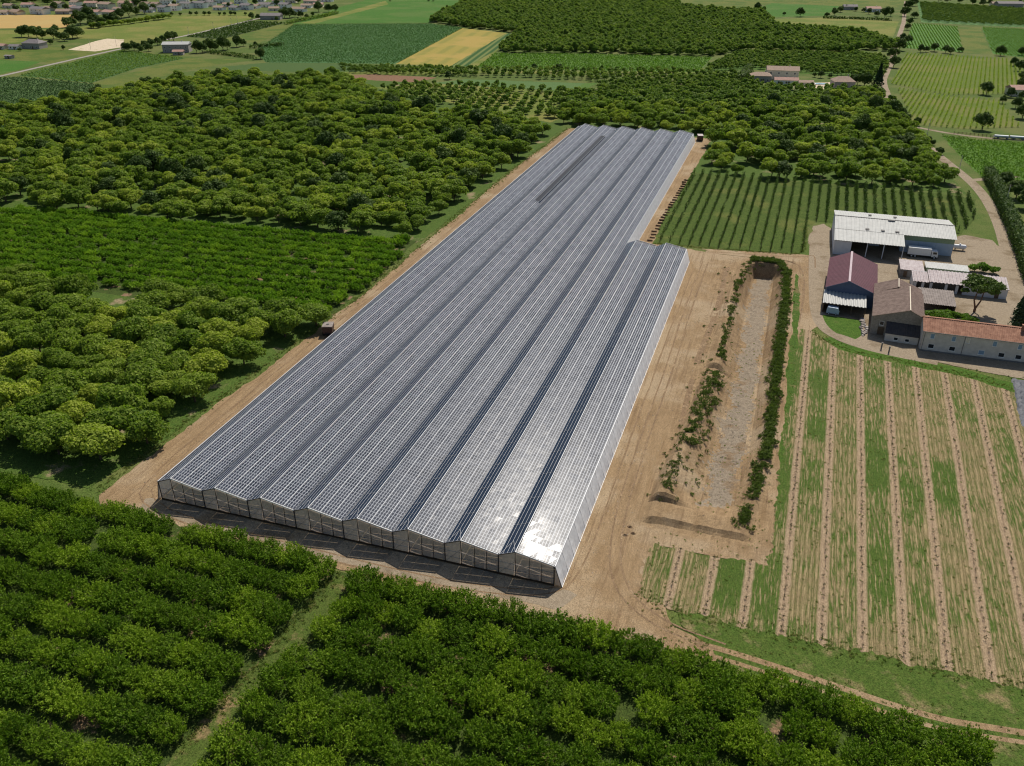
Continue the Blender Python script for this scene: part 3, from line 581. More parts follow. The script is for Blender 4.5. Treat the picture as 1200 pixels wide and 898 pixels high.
# --- the basin: one height field, split into gravel bed and earth banks
def basin():
    from math import exp
    rng = np.random.default_rng(5)
    xs = np.arange(BX0, BX1+0.01, 0.5); ys = np.arange(BY0, BY1+0.01, 0.6)
    xs[-1] = BX1; ys = np.append(ys[:-1], BY1)
    Y = [BY0, 22, 27, 40, 57, 80, 88, 110, 140, 158, 164, BY1]
    xw = np.interp(ys, Y, [91, 90.5, 90.5, 91.5, 93.2, 94.2, 94.6, 94.6, 94.4, 96.2, 99, 99])
    fw = np.interp(ys, Y, [96.5, 96.5, 97, 96.8, 97.3, 98.4, 98.6, 98.4, 97.8, 98.5, 99.5, 100])
    fe = np.interp(ys, Y, [102, 102, 102.4, 103.4, 104.6, 104.6, 104.5, 104.6, 104.6, 104.4, 103.5, 103])
    xe = np.interp(ys, Y, [104.4, 104.6, 105.2, 106.6, 107.6, 107.8, 107.8, 107.8, 107.8, 107.2, 104.5, 104])
    hw = np.interp(ys, [BY0, 21.8, 22.2, 27.4, 28.4, 50, 80, 81, 85.6, 86.6, 120, 160, BY1], [0, 0, 0.8, 0.8, 2.2, 2.1, 1.8, 0.25, 0.2, 1.15, 1.0, 0.8, 0.3])
    he = np.interp(ys, [BY0, 21.8, 22.2, 60, 160, BY1], [0, 0, 0.75, 0.6, 0.6, 0.2])
    fl = np.interp(ys, [BY0, 21.8, 22.3, 26.5, 33, 150, 160.5, 163, 165.5, BY1], [0, 0, 0.78, 0.7, -1.6, -3.6, -3.7, 0.5, 0.45, 0.0])
    H = np.zeros((len(ys), len(xs)))
    for j in range(len(ys)):
        for i, x in enumerate(xs):
            if x < xw[j]: h = hw[j]*max(0, min(1, 1-(xw[j]-1.4-x)/1.8))
            elif x < fw[j]: h = hw[j]+(fl[j]-hw[j])*min(1.0, ((x-xw[j])/(fw[j]-xw[j])))
            elif x < fe[j]: h = fl[j]
            elif x < xe[j]: h = fl[j]+(he[j]-fl[j])*((x-fe[j])/(xe[j]-fe[j]))
            else: h = he[j]*max(0, min(1, 1-(x-xe[j]-0.7)/1.3))
            H[j, i] = h
    def smoothn(shape, s):
        a = rng.normal(size=(shape[0]//s+3, shape[1]//s+3)); yy = np.linspace(0, a.shape[0]-1.01, shape[0]); xx = np.linspace(0, a.shape[1]-1.01, shape[1])
        y0 = yy.astype(int); x0 = xx.astype(int); fy = (yy-y0)[:, None]; fx = (xx-x0)[None]
        return a[y0][:, x0]*(1-fy)*(1-fx)+a[y0+1][:, x0]*fy*(1-fx)+a[y0][:, x0+1]*(1-fy)*fx+a[y0+1][:, x0+1]*fy*fx
    nz = 0.10*smoothn(H.shape, 6)+0.06*smoothn(H.shape, 2)+0.025*rng.normal(size=H.shape)
    edge = np.minimum.outer(np.minimum(ys-BY0, BY1-ys), np.full(len(xs), 99.0)); edge = np.minimum(edge, np.minimum(xs-BX0, BX1-xs)[None])
    wgt = np.clip(edge/1.5, 0, 1); H = (H+nz)*wgt
    vid = np.arange(H.size).reshape(H.shape)
    rj = rng.normal(size=H.shape)
    def part(sel):
        v = []; f = []; mp = {}
        for j in range(len(ys)-1):
            for i in range(len(xs)-1):
                cx = xs[i]+.25; wv = 0.7*math.sin(ys[j]*0.37)+0.5*math.sin(ys[j]*0.9+cx)+rj[j, i]*0.5; ins = (fw[j]+0.6+wv < cx < fe[j]-0.7+wv*0.7) and 31+wv < ys[j] < 160
                if ins != sel: continue
                q = []
                for a, b in ((j, i), (j, i+1), (j+1, i+1), (j+1, i)):
                    k = vid[a, b]
                    if k not in mp: mp[k] = len(v); v.append((xs[b], ys[a], H[a, b]))
                    q.append(mp[k])
                f.append(tuple(q))
        return v, f
    v, f = part(False); o = link('basin_bank', pydata('basin_bank', v, f), M['earth']); tag(o, 'tan earth banks of the long dug basin', 'bank', None, 'structure')
    v, f = part(True); t = ground_mat('basin_gravel', (0.205, 0.162, 0.115), (0.315, 0.262, 0.195), (0.215, 0.15, 0.09), 0.16, 2.2, 9.0, (0.52, 0.66), 0.25)
    o = link('basin_bed', pydata('basin_bed', v, f), t); tag(o, 'pale stony bed of the long dug basin', 'bed', None, 'structure')
    return xs, ys, H
bxs, bys, bH = basin()
def basin_z(x, y):
    i = np.clip(((x-BX0)/0.5).astype(int), 0, len(bxs)-1); j = np.clip(((y-BY0)/0.6).astype(int), 0, len(bys)-1)
    ins = (x > BX0) & (x < BX1) & (y > BY0) & (y < BY1)
    return np.where(ins, bH[j, i], 0.0)

# ================================================================== GREENHOUSE
SP, RO, HG, HR, LJ, LB = 9.6, 2.95, 4.09, 5.37, 158.2, 325.7
PL = HG-0.0
def net_mat(name, col, alpha, rough=0.8, trl=0.45):
    t = NT(name); p = t.pos(); n = t.noise(p, 1.2, 4, 0.6)
    c = t.mix(t.ramp(n, 0.3, 0.7), tuple(x*0.85 for x in col), tuple(x*1.12 for x in col))
    d = t.bsdf(c, rough, 0.3)
    tl = t.n('ShaderNodeBsdfTranslucent'); t.l(c, tl.inputs[0]); m1 = t.n('ShaderNodeMixShader'); m1.inputs[0].default_value = trl; t.l(d, m1.inputs[1]); t.l(tl.outputs[0], m1.inputs[2])
    tr = t.n('ShaderNodeBsdfTransparent'); mx = t.n('ShaderNodeMixShader'); mx.inputs[0].default_value = alpha
    t.l(tr.outputs[0], mx.inputs[1]); t.l(m1.outputs[0], mx.inputs[2]); return t.end(mx.outputs[0])
M['net'] = net_mat('insect_net', (0.74, 0.62, 0.51), 0.7, 0.8, 0.3)
M['sidenet'] = net_mat('side_net', (0.84, 0.85, 0.87), 0.9, 0.8, 0.2)
def film_mat():
    t = NT('roof_film'); p = t.pos()
    d = t.bsdf((0.02, 0.036, 0.068), 0.4, 0.1)
    tr = t.n('ShaderNodeBsdfTransparent'); tr.inputs[0].default_value = (0.5, 0.6, 0.7, 1)
    mx = t.n('ShaderNodeMixShader'); mx.inputs[0].default_value = 0.74
    t.l(tr.outputs[0], mx.inputs[1]); t.l(d, mx.inputs[2]); return t.end(mx.outputs[0])
M['film'] = film_mat()
M['vent_shade'] = plain('vent_shade_sheet', (0.012, 0.017, 0.028), 0.6, 0.1)  # near-black colour standing in for the dim interior below the vent
def pv_mat():
    t = NT('solar_glass'); uv = t.n('ShaderNodeUVMap'); o = t.xyz(uv.outputs[0])
    def line(c, n, w):
        fr = t.math('FRACT', t.math('MULTIPLY', c, n)); d = t.math('ABSOLUTE', t.math('SUBTRACT', fr, 0.5))
        return t.smooth(d, 0.5-w*1.3, 0.5-w*0.7)
    a = line(o[0], 2.0, 0.115); b = line(o[1], 2.0, 0.06)
    m = t.math('MAXIMUM', a, t.math('MULTIPLY', b, 0.8))
    g_ = t.n('ShaderNodeNewGeometry'); rp = g_.outputs['Random Per Island']
    ex = t.math('ABSOLUTE', t.math('SUBTRACT', o[0], 0.5)); ey = t.math('ABSOLUTE', t.math('SUBTRACT', o[1], 0.5))
    fr_ = t.math('MAXIMUM', t.smooth(ex, 0.465, 0.485), t.smooth(ey, 0.468, 0.485)); m = t.math('MAXIMUM', m, fr_)
    cell = t.mix(rp, (0.024, 0.030, 0.046), (0.050, 0.058, 0.080))
    col = t.mix(m, cell, (0.37, 0.39, 0.42))
    q = t.bsdf(col, t.math('ADD', t.math('MULTIPLY', rp, 0.06), 0.25), 0.05)
    pb = q.node; pb.inputs['Coat Weight'].default_value = 0.09; pb.inputs['Coat Roughness'].default_value = 0.06
    return t.end(q)
M['pv'] = pv_mat()
M['alu'] = plain('white_metal', (0.66, 0.67, 0.68), 0.45, 0.5, 0.0, 0.08)
M['steel'] = plain('grey_steel', (0.30, 0.31, 0.33), 0.45, 0.5, 0.4, 0.15)
M['dark'] = plain('dark_steel', (0.03, 0.03, 0.035), 0.5, 0.4)
M['plinth'] = plain('plinth_gap_shade', (0.075, 0.05, 0.032), 0.9, 0.1, 0, 0.35, 2.0)  # dark brown painted for the shadow gap below the netting
M['trimred'] = plain('reddish_trim', (0.45, 0.18, 0.15), 0.6, 0.3)

gh = empty('solar_greenhouse', (0, 0, 0), 0, 'long multi-span greenhouse with solar panels on its sawtooth roof', 'greenhouse')
def roof_pt(k, s, y, lift=0.0):
    """point on the long slope of span k: s metres down from the ridge"""
    L = math.hypot(SP-RO, HR-HG); cx, cz = (SP-RO)/L, -(HR-HG)/L
    return (k*SP+RO+cx*s-cz*lift, y, HR+cz*s+cx*lift)
SL = math.hypot(SP-RO, HR-HG)
NCOL, PW, PLEN = 6, 1.03, 1.57
COLS = [0.20+i*1.06+(i//2)*0.10 for i in range(NCOL)]
ROWP = 1.685
rng = np.random.default_rng(11)
big_panels = []; pvV = {k: [] for k in range(8)}
VENT = (2, 191.0, 304.0)
cpos = np.array(CAM_LOC)
allp = []
for k in range(8):
    LY = LB if k < 6 else LJ
    for c in range(NCOL):
        for r in range(int((LY-0.5)/ROWP)):
            y0 = 0.3+r*ROWP
            if k == 1 and c in (3, 4) and VENT[1] < y0 < VENT[2]: continue
            allp.append((k, c, y0))
allp.sort(key=lambda a: (a[0]*SP+5-cpos[0])**2+(a[2]-cpos[1])**2)
def tilt(): return rng.normal(0, 0.006, 4)
def panel_quads(k, c, y0):
    s0 = COLS[c]; t = tilt()
    top = [roof_pt(k, s0, y0, 0.06+t[0]), roof_pt(k, s0+PW, y0, 0.06+t[1]), roof_pt(k, s0+PW, y0+PLEN, 0.185+t[2]), roof_pt(k, s0, y0+PLEN, 0.185+t[3])]
    bot = [roof_pt(k, s0, y0, 0.02), roof_pt(k, s0+PW, y0, 0.02), roof_pt(k, s0+PW, y0+PLEN, 0.10), roof_pt(k, s0, y0+PLEN, 0.10)]
    return top, bot
def panel_mesh(name, items):
    v = []; f = []; uv = []
    for it in items:
        top, bot = panel_quads(*it); i = len(v); v += top+bot
        f += [(i, i+1, i+2, i+3), (i+4, i+5, i+1, i), (i+5, i+6, i+2, i+1), (i+6, i+7, i+3, i+2), (i+7, i+4, i, i+3)]
        uv += [(0, 0), (1, 0), (1, 1), (0, 1)]+[(0.33, 0.16)]*16
    me = pydata(name, v, f); l = me.uv_layers.new(name='UVMap'); l.data.foreach_set('uv', np.array(uv, np.float32).ravel()); return me
NEAR = 300
for it in allp[:NEAR]: link('solar_panel', panel_mesh('solar_panel', [it]), M['pv'], gh)
for k in range(8):
    items = [it for it in allp[NEAR:] if it[0] == k]
    o = link('solar_panel_field', panel_mesh('solar_panel_field', items), M['pv'], gh); o['kind'] = 'stuff'
for k in range(8):
    LY = LB if k < 6 else LJ; x0 = k*SP
    # glazed short slope
    m = MB(); nseg = int(LY/8)
    for i in range(nseg):
        ya, yb = LY*i/nseg, LY*(i+1)/nseg
        m.quad((x0+0.12, ya, HG+0.03), (x0+RO-0.05, ya, HR-0.02), (x0+RO-0.05, yb, HR-0.02), (x0+0.12, yb, HG+0.03))
    m.build('roof_film', M['film'], gh)
    for t_ in (0.25, 0.5, 0.75):
        a = (x0+RO*t_, 0, HG+(HR-HG)*t_+0.06); b = (a[0], LY, a[2])
        MB().bar(a, b, 0.035, 0.03).build('roof_rail', M['alu'], gh)
    m = MB(); i = 0; y = 0.1
    while y < LY: m.bar((x0+0.1, y, HG+0.07), (x0+RO, y, HR+0.03), 0.06); y += 8.0
    m.bar((x0+0.3, 0.2, HG+0.16), (x0+RO*0.55, 3.2, HG+(HR-HG)*0.55+0.12), 0.07); m.bar((x0+RO*0.95, 0.2, HR+0.05), (x0+RO*0.55, 3.2, HG+(HR-HG)*0.55+0.12), 0.07)
    o = m.build('roof_brace', M['steel'], gh); o['kind'] = 'stuff'
    MB().bar((x0+RO, -0.05, HR+0.06), (x0+RO, LY, HR+0.06), 0.13, 0.08).build('ridge_cap', M['alu'], gh)
    for s in (COLS[2]-0.065, COLS[4]-0.065):
        for ya, yb in ([(0, VENT[1]), (VENT[2]+1.6, LY)] if k == 1 and s > 4 else [(0, LY)]):
            MB().bar(roof_pt(k, s, ya, 0.17), roof_pt(k, s, yb, 0.17), 0.085, 0.05).build('walk_rail', M['alu'], gh)
    for s in (COLS[1]-0.015, COLS[3]-0.015, COLS[5]-0.015):
        a = roof_pt(k, s, 0, 0.07); b = roof_pt(k, s, LY, 0.07); MB().bar(a, b, 0.05, 0.04).build('panel_rail', M['steel'], gh)
    gx = x0+SP
    m = MB(); m.box(gx-0.28, gx+0.14, 0, LY, HG-0.16, HG-0.10); m.box(gx-0.30, gx-0.26, 0, LY, HG-0.16, HG+0.02); m.box(gx+0.10, gx+0.14, 0, LY, HG-0.16, HG+0.02)
    m.build('gutter', M['steel'], gh)
    # front gable: sloped trims, posts, netting
    L0 = roof_pt(k, 0.0, -0.06, 0.10); L1 = roof_pt(k, SL-0.1, -0.06, 0.10)
    MB().bar(L0, L1, 0.10, 0.24).build('gable_trim', M['alu'], gh)
    if k >= 4: MB().bar((L0[0], -0.05, L0[2]-0.17), (L1[0], -0.05, L1[2]-0.17), 0.08, 0.09).build('gable_edge', M['trimred'], gh)
    MB().bar((x0, -0.05, HG+0.04), (x0+RO, -0.05, HR+0.02), 0.08, 0.14).build('gable_bar', M['dark'], gh)
    MB().quad((x0+0.05, 0, 0.38), (x0+RO, 0, 0.38), (x0+RO, 0, HR-0.02), (x0+0.05, 0, HG)).build('net_panel', M['net'], gh)
    MB().quad((x0+RO+0.02, 0, 0.38), (gx-0.05, 0, 0.38), (gx-0.05, 0, HG-0.02), (x0+RO+0.02, 0, HR-0.02)).build('net_panel', M['net'], gh)
    for t_ in (0.36, 0.68):
        xx = x0+RO+(SP-RO)*t_; MB().box(xx-0.035, xx+0.035, -0.08, -0.01, 0.3, HR-(HR-HG)*t_-0.05).build('mullion', M['dark'], gh)
    MB().box(x0+RO-0.05, x0+RO+0.05, -0.09, -0.01, 0.3, HR).build('post', M['dark'], gh)
    for zz in (1.5, 2.75): MB().box(x0+0.08, gx-0.08, -0.065, -0.012, zz-0.03, zz+0.03).build('girt', M['steel'], gh)
    MB().bar((x0+0.2, -0.05, 0.5), (x0+RO-0.1, -0.05, 3.4), 0.05).build('brace', M['steel'], gh)
    MB().box(x0+0.08, gx-0.08, -0.12, 0.0, 0.0, 0.36).build('plinth', M['plinth'], gh)  # dark board standing for the shadow gap under the front net
    # back gable of this span
    MB().quad((x0+0.05, LY, 0.0), (x0+RO, LY, 0.0), (x0+RO, LY, HR-0.02), (x0+0.05, LY, HG)).build('net_panel', M['sidenet'], gh)
    MB().quad((x0+RO+0.02, LY, 0.0), (gx-0.05, LY, 0.0), (gx-0.05, LY, HG-0.02), (x0+RO+0.02, LY, HR-0.02)).build('net_panel', M['sidenet'], gh)
    L0 = roof_pt(k, 0.0, LY+0.06, 0.10); L1 = roof_pt(k, SL-0.1, LY+0.06, 0.10)
    MB().bar(L0, L1, 0.10, 0.22).build('gable_trim', M['alu'], gh)
for k in range(9): MB().box(k*SP-0.07, k*SP+0.07, -0.14, 0.0, 0.0, HG+0.05).build('post', M['dark'], gh)
# side walls of netting, battered outwards
def side(x, y0, y1, out, name):
    n = int((y1-y0)/4); rr = np.random.default_rng(int(abs(x)*10)+3)
    for i in range(n):
        ya = y0+(y1-y0)*i/n; yb = y0+(y1-y0)*(i+1)/n; ym = (ya+yb)/2; bo = out*(0.86+0.05*rr.random())
        m = MB(); m.quad((x, ya, HG), (x, ym, HG), (x+bo*0.55, ym, HG*0.5), (x+out*0.55, ya, HG*0.5)); m.quad((x+out*0.55, ya, HG*0.5), (x+bo*0.55, ym, HG*0.5), (x+bo, ym, 0.02), (x+out, ya, 0.02))
        m.quad((x, ym, HG), (x, yb, HG), (x+out*0.55, yb, HG*0.5), (x+bo*0.55, ym, HG*0.5)); m.quad((x+bo*0.55, ym, HG*0.5), (x+out*0.55, yb, HG*0.5), (x+out, yb, 0.02), (x+bo, ym, 0.02))
        m.build(name, M['sidenet'], gh)
    m = MB()
    for i in range(n+1):
        ya = y0+(y1-y0)*i/n; m.bar((x+out*0.02, ya, HG), (x+out*1.03, ya, 0.02), 0.07)
    m.bar((x, y0, HG+0.05), (x, y1, HG+0.05), 0.14, 0.14); m.bar((x+out*1.02, y0, 0.06), (x+out*1.02, y1, 0.06), 0.09, 0.09)
    o = m.build('side_frame', M['alu'], gh)
side(8*SP+0.14, 0, LJ, 1.25, 'side_net')
side(6*SP+0.14, LJ, LB, 1.25, 'side_net')
side(-0.14, 0, LB, -0.85, 'side_net')
MB().quad((8*SP+0.14, -0.02, HG), (8*SP+0.14, -0.02, 0.3), (8*SP+1.35, -0.02, 0.3)).build('net_panel', M['net'], gh)
MB().quad((-0.14, -0.02, HG), (-0.14, -0.02, 0.3), (-0.95, -0.02, 0.3)).build('net_panel', M['net'], gh)
MB().bar((-0.1, -0.05, HG), (-0.95, -0.05, 0.1), 0.1).build('brace', M['dark'], gh)
MB().bar((8*SP+0.1, -0.05, HG), (8*SP+1.35, -0.05, 0.1), 0.08).build('brace', M['dark'], gh)
# open roof vent on the second span
v0 = roof_pt(1, COLS[3]-0.02, VENT[1], 0.06); v1 = roof_pt(1, COLS[5]-0.06, VENT[1], 0.0)
m = MB(); a = Vector(roof_pt(1, COLS[5]-0.06, VENT[1], 0.10)); b = Vector(roof_pt(1, COLS[5]-0.06, VENT[2], 0.10)); up = Vector((0.35, 0, 0.75))
m.quad(a, b, b+up, a+up); m.quad(a+Vector((.05, 0, 0)), a+up+Vector((.05, 0, 0)), b+up+Vector((.05, 0, 0)), b+Vector((.05, 0, 0))); m.quad(a+up, b+up, b+up+Vector((.05, 0, 0)), a+up+Vector((.05, 0, 0)))
m.build('vent_flap', M['alu'], gh)
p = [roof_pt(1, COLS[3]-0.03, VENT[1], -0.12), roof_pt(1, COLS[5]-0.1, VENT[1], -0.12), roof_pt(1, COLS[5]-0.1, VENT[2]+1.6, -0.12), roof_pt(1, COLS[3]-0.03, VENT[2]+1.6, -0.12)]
MB().quad(*p).build('vent_shade_sheet', M['vent_shade'], gh)  # dark sheet added in the opening in place of interior shade
sheet('greenhouse_floor', [(0.3, 0.3), (76.5, 0.3), (76.5, 158), (57.4, 158), (57.4, 325), (0.3, 325)], ground_mat('greenhouse_soil', (0.26, 0.19, 0.125), (0.34, 0.25, 0.17), (0.2, 0.16, 0.09), 0.2, 1.0, 5.0), 'shaded soil under the greenhouse roof', 'soil', amp=0.0)
# ================================================================== PLANTS
TREE = variants('orchard_tree', 6, lambda r: crown_quads(r, 4200, 0.33, 5.2, 6.4, 0.9, 18), M['walnut'], lambda p: trunk_mesh('trunk', p, 3.2, 0.24, 2.6))
TREEM = variants('orchard_tree_mid', 6, lambda r: crown_quads(r, 2400, 0.40, 4.7, 6.2, 0.9, 14), M['walnut'], lambda p: trunk_mesh('trunk', p, 3.2, 0.24, 2.6))
OAK = variants('dark_tree', 5, lambda r: crown_quads(r, 2400, 0.50, 5.2, 8.6, 1.2, 15, (0.3, 0.48)), M['oak'], lambda p: trunk_mesh('trunk', p, 4.0, 0.32, 2.8))
WOODV = variants('woodland_tree', 5, lambda r: crown_quads(r, 1000, 0.66, 4.4, 7.6, 0.6, 12), M['wood'], None)
SMALL = variants('small_tree', 5, lambda r: crown_quads(r, 420, 0.38, 1.9, 3.2, 0.8, 8), M['wood'], lambda p: trunk_mesh('trunk', p, 1.8, 0.12, 0.9, 3))
def cone_quads(r, n, size, rad, h):
    t = r.random(n)**0.7; a = r.uniform(0, 6.283, n); rr = rad*(1-t)*(0.86+0.14*np.sin(t*38+a*2))*r.uniform(0.75, 1.08, n)
    P = np.column_stack([rr*np.cos(a), rr*np.sin(a), 0.6+t*h]); N = np.column_stack([np.cos(a), np.sin(a), np.full(n, 0.45)])
    return leaves(P, N, size, 0.5, r, 0.5)
CONE = variants('conifer', 3, lambda r: cone_quads(r, 1500, 0.62, 3.6, 13.0), M['conifer'], lambda p: trunk_mesh('trunk', p, 3.0, 0.25, 0.4, 3))
PEACH = variants('peach_bush', 7, lambda r: bush_quads(r, 2900, 2.8, 3.2, 0.15, 0.20), M['peach'], lambda p: trunk_mesh('trunk', p, 1.3, 0.12, 1.0, 4))
PEACHF = variants('peach_bush_far', 5, lambda r: bush_quads(r, 900, 1.75, 2.5, 0.15, 0.28), M['peachfar'], None)
WEED = variants('weed_clump', 5, lambda r: bush_quads(r, 95, 0.75, 1.15, 0.0, 0.24), M['weed'], None)
BUSH = variants('shrub', 4, lambda r: crown_quads(r, 700, 0.30, 1.8, 2.2, 0.1, 9), M['vine'], None)

rs = np.random.default_rng(21)
def nth(i):
    """0 -> first, 1 -> second ..."""
    ones = ['zeroth', 'first', 'second', 'third', 'fourth', 'fifth', 'sixth', 'seventh', 'eighth', 'ninth', 'tenth', 'eleventh', 'twelfth', 'thirteenth', 'fourteenth', 'fifteenth', 'sixteenth', 'seventeenth', 'eighteenth', 'nineteenth']
    tens = {2: 'twenty', 3: 'thirty', 4: 'forty', 5: 'fifty', 6: 'sixty', 7: 'seventy'}; k = i+1
    if k < 20: return ones[k]
    q, r = divmod(k, 10); return tens[q]+'-'+ones[r] if r else tens[q][:-1]+'ieth'
def rank_rows(P, pitch, from_right=True):
    """row number by distance up the picture and place in the row counted from one side"""
    r = np.round((P[:, 1]-P[:, 1].min())/pitch).astype(int); out = np.zeros((len(P), 2), int)
    for k_, v in enumerate(np.unique(r)):
        ii = np.where(r == v)[0]; ii = ii[np.argsort(-P[ii, 0] if from_right else P[ii, 0])]
        for j, i in enumerate(ii): out[i] = (k_, j)
    return out
# --- near orchard, left of the greenhouse (rows along x)
NEARORCH = [(-135, 79), (-10.5, 79), (-13.5, 62), (-13.6, 44), (-16.4, 27), (-13.2, 17), (-13.0, 6.0), (-38, 1.8), (-110, 20)]
P = grid_points(NEARORCH, 9.0, 8.2, 90.0, 0.11, rs, 0.03, True)
P = P[seen(P, 14)]
keep = seen(P, 6); k = 0; RK = rank_rows(P, 9.0)
for i in np.argsort(dist(P)):
    if not keep[i]: continue
    s = rs.uniform(0.86, 1.14)*(0.7 if rs.random() < 0.12 else 1)
    plant('orchard_tree', TREE, int(rs.integers(0, 6)), P[i, 0], P[i, 1], s, 'broad orchard tree, %s from the earth track in the %s row of the near block' % (nth(RK[i, 1]), nth(RK[i, 0])), 'tree', 'orchard trees by the greenhouse corner', rs, rs.uniform(0.88, 1.08)); k += 1
n_near = k
if (~keep).any(): mass('orchard_trees_beyond_frame', TREEM, P[~keep], rs, 'orchard trees continuing the near block outside the picture', 'trees')
# --- large orchard beyond the middle peach field, and the one behind the farm
BIGORCH = [(-345, 160), (-177, 137), (-100, 142), (-15.5, 151), (-14.5, 250), (-14.5, 333), (-15.7, 332.4), (-40.6, 339.7), (-74.1, 350.0), (-110.2, 361.2), (-143.3, 390.1), (-172.8, 419.1), (-200.9, 442.1), (-290, 398), (-305, 330)]
RORCH = [(69, 270), (120, 268), (172, 268), (164, 318), (160, 394), (152, 450), (146, 490), (62, 400), (66.5, 334)]
BACK = [(-20, 341), (62, 341), (66, 395), (20, 398), (-30, 372)]
PB = grid_points(BIGORCH, 8.8, 7.8, 90, 0.15, rs, 0.05, True); PR = grid_points(RORCH, 9.4, 8.8, 90, 0.17, rs, 0.05, True); PK = grid_points(BACK, 8.6, 8.0, 90, 0.15, rs, 0.06, True)
def split_block(P, n_ind, name_lab, group, mass_lab, mname, pitch=8.8, right=True):
    P = P[seen(P, 16)]; RK = rank_rows(P, pitch, right); d = dist(P); order = np.argsort(d); ind = [i for i in order if seen(P[i:i+1], 2)[0]][:n_ind]
    dark = rs.random(len(P)) < 0.11
    for i in ind:
        if dark[i]: plant('dark_tree', OAK, int(rs.integers(0, 5)), P[i, 0], P[i, 1], rs.uniform(0.78, 0.98), 'dark tree, %s from the greenhouse in %s row of %s' % (nth(RK[i, 1]), nth(RK[i, 0]), name_lab[1]), 'tree', 'dark trees among '+name_lab[1], rs, 0.85)
        else: plant('orchard_tree', TREEM, int(rs.integers(0, 6)), P[i, 0], P[i, 1], rs.uniform(0.66, 1.2), 'tree, %s from the greenhouse in %s row of %s' % (nth(RK[i, 1]), nth(RK[i, 0]), name_lab[1]), 'tree', group, rs, rs.uniform(0.9, 1.1))
    rest = np.setdiff1d(np.arange(len(P)), ind)
    a = rest[~dark[rest]]; b = rest[dark[rest]]
    mass(mname, TREEM, P[a], rs, mass_lab, 'trees', 0.66, 1.2)
    mass(mname+'_dark', OAK, P[b], rs, 'scattered dark trees within the '+mass_lab, 'trees', 0.72, 0.95)
split_block(PB, 120, ('round orchard tree in the large block beyond the middle peach field', 'the large left orchard'), 'trees of the large orchard', 'further rows of the large orchard beyond the peach field', 'large_orchard')
split_block(PR, 90, ('round orchard tree in the block between the lane and the trellised rows', 'the orchard behind the trellis'), 'trees of the orchard behind the trellis', 'further rows of the orchard behind the trellised rows', 'rear_orchard', 9.4, False)
PK = PK[seen(PK, 10)]
mass('greenhouse_end_orchard', TREEM, PK, rs, 'orchard trees right behind the greenhouse far end', 'trees', 0.8, 1.1)
# mid and far small-tree orchards
def rowmass(name, poly, sx, sy, ang, V, label, smin, smax, jit=0.08, drop=0.03):
    P = grid_points(poly, sx, sy, ang, jit, rs, drop); P = P[seen(P, 12)]; return mass(name, V, P, rs, label, 'trees', smin, smax)
rowmass('young_orchard', [(-157.9, 413.9), (-130.0, 440.1), (-96.9, 440.7), (-34.0, 438.6), (-12.9, 401.3), (-25.6, 353.9), (-66.6, 357.5), (-117.9, 372.3)], 8.0, 6.0, 80, SMALL, 'rows of small round trees beyond the large orchard', 1.0, 1.3)
rowmass('young_orchard', [(-130.3, 505.2), (57.0, 546.7), (66.3, 519.3), (-26.9, 484.8), (-111.0, 479.4)], 7.5, 5.0, 75, SMALL, 'rows of small trees below the bright vineyard', 0.9, 1.25)
rowmass('young_orchard', [(-221.9, 487.7), (-130.3, 505.2), (-111.0, 479.4), (-133.7, 471.9), (-208.6, 462.8)], 6.0, 4.0, 75, SMALL, 'row of small trees along the brown field', 0.8, 1.1)
rowmass('young_orchard', [(-25.4, 478.2), (59.8, 528.3), (84.5, 493.9), (152.6, 503.3), (158.1, 463.3), (116.5, 438.6), (51.7, 445.4), (-15.6, 435.3)], 7.5, 4.2, 60, SMALL, 'close rows of small trees in front of the villa', 0.9, 1.25)
rowmass('young_orchard', [(-35.8, 428.6), (-15.6, 435.3), (52.0, 442.6), (116.5, 435.9), (159.7, 458.2), (159.6, 417.3), (57.3, 395.8), (-2.6, 378.5), (-29.3, 385.2)], 8.2, 4.6, 75, SMALL, 'rows of the middle orchard behind the greenhouse', 1.25, 1.7, 0.08)
rowmass('young_orchard', [(52.4, 660.7), (161.3, 675.9), (166.2, 629.5), (156.7, 552.8), (71.0, 576.1), (35.3, 547.6)], 8.6, 3.0, 62, SMALL, 'slanting rows of trees behind the villa', 0.85, 1.1)
rowmass('young_orchard', [(239.4, 1219.3), (351.3, 1156.0), (400.2, 1127.4), (360.6, 946.6), (314.3, 947.4), (220.8, 968.1)], 7.6, 2.6, -14, SMALL, 'striped rows of trees in the far corner', 0.62, 0.8, 0.04)
rowmass('woodland', [(-281.3, 800.3), (-307.3, 901.1), (-324.1, 1016.2), (-314.5, 1184.0), (-119.2, 1250.0), (-49.0, 1057.5), (19.7, 1010.7), (48.8, 1031.6), (66.7, 907.6), (68.8, 865.5), (153.9, 831.9), (180.3, 748.5), (175.8, 701.7), (157.5, 706.5), (135.3, 677.6), (51.5, 671.3), (34.3, 628.7), (-57.6, 618.9), (-137.6, 597.7), (-151.6, 681.9), (-154.4, 722.0), (-174.8, 737.2), (-231.7, 765.2)], 5.6, 5.6, 20, WOODV, 'wide wild wood behind the striped vineyards', 0.55, 0.92, 0.3)
rowmass('woodland', [(-1100, 800), (-924.2, 855.1), (-850.0, 866.2), (-783.6, 916.7), (-889.1, 1041.7), (-1178.5, 943.7)], 10, 10, 20, WOODV, 'dark wood behind the village roofs', 0.9, 1.4, 0.3)

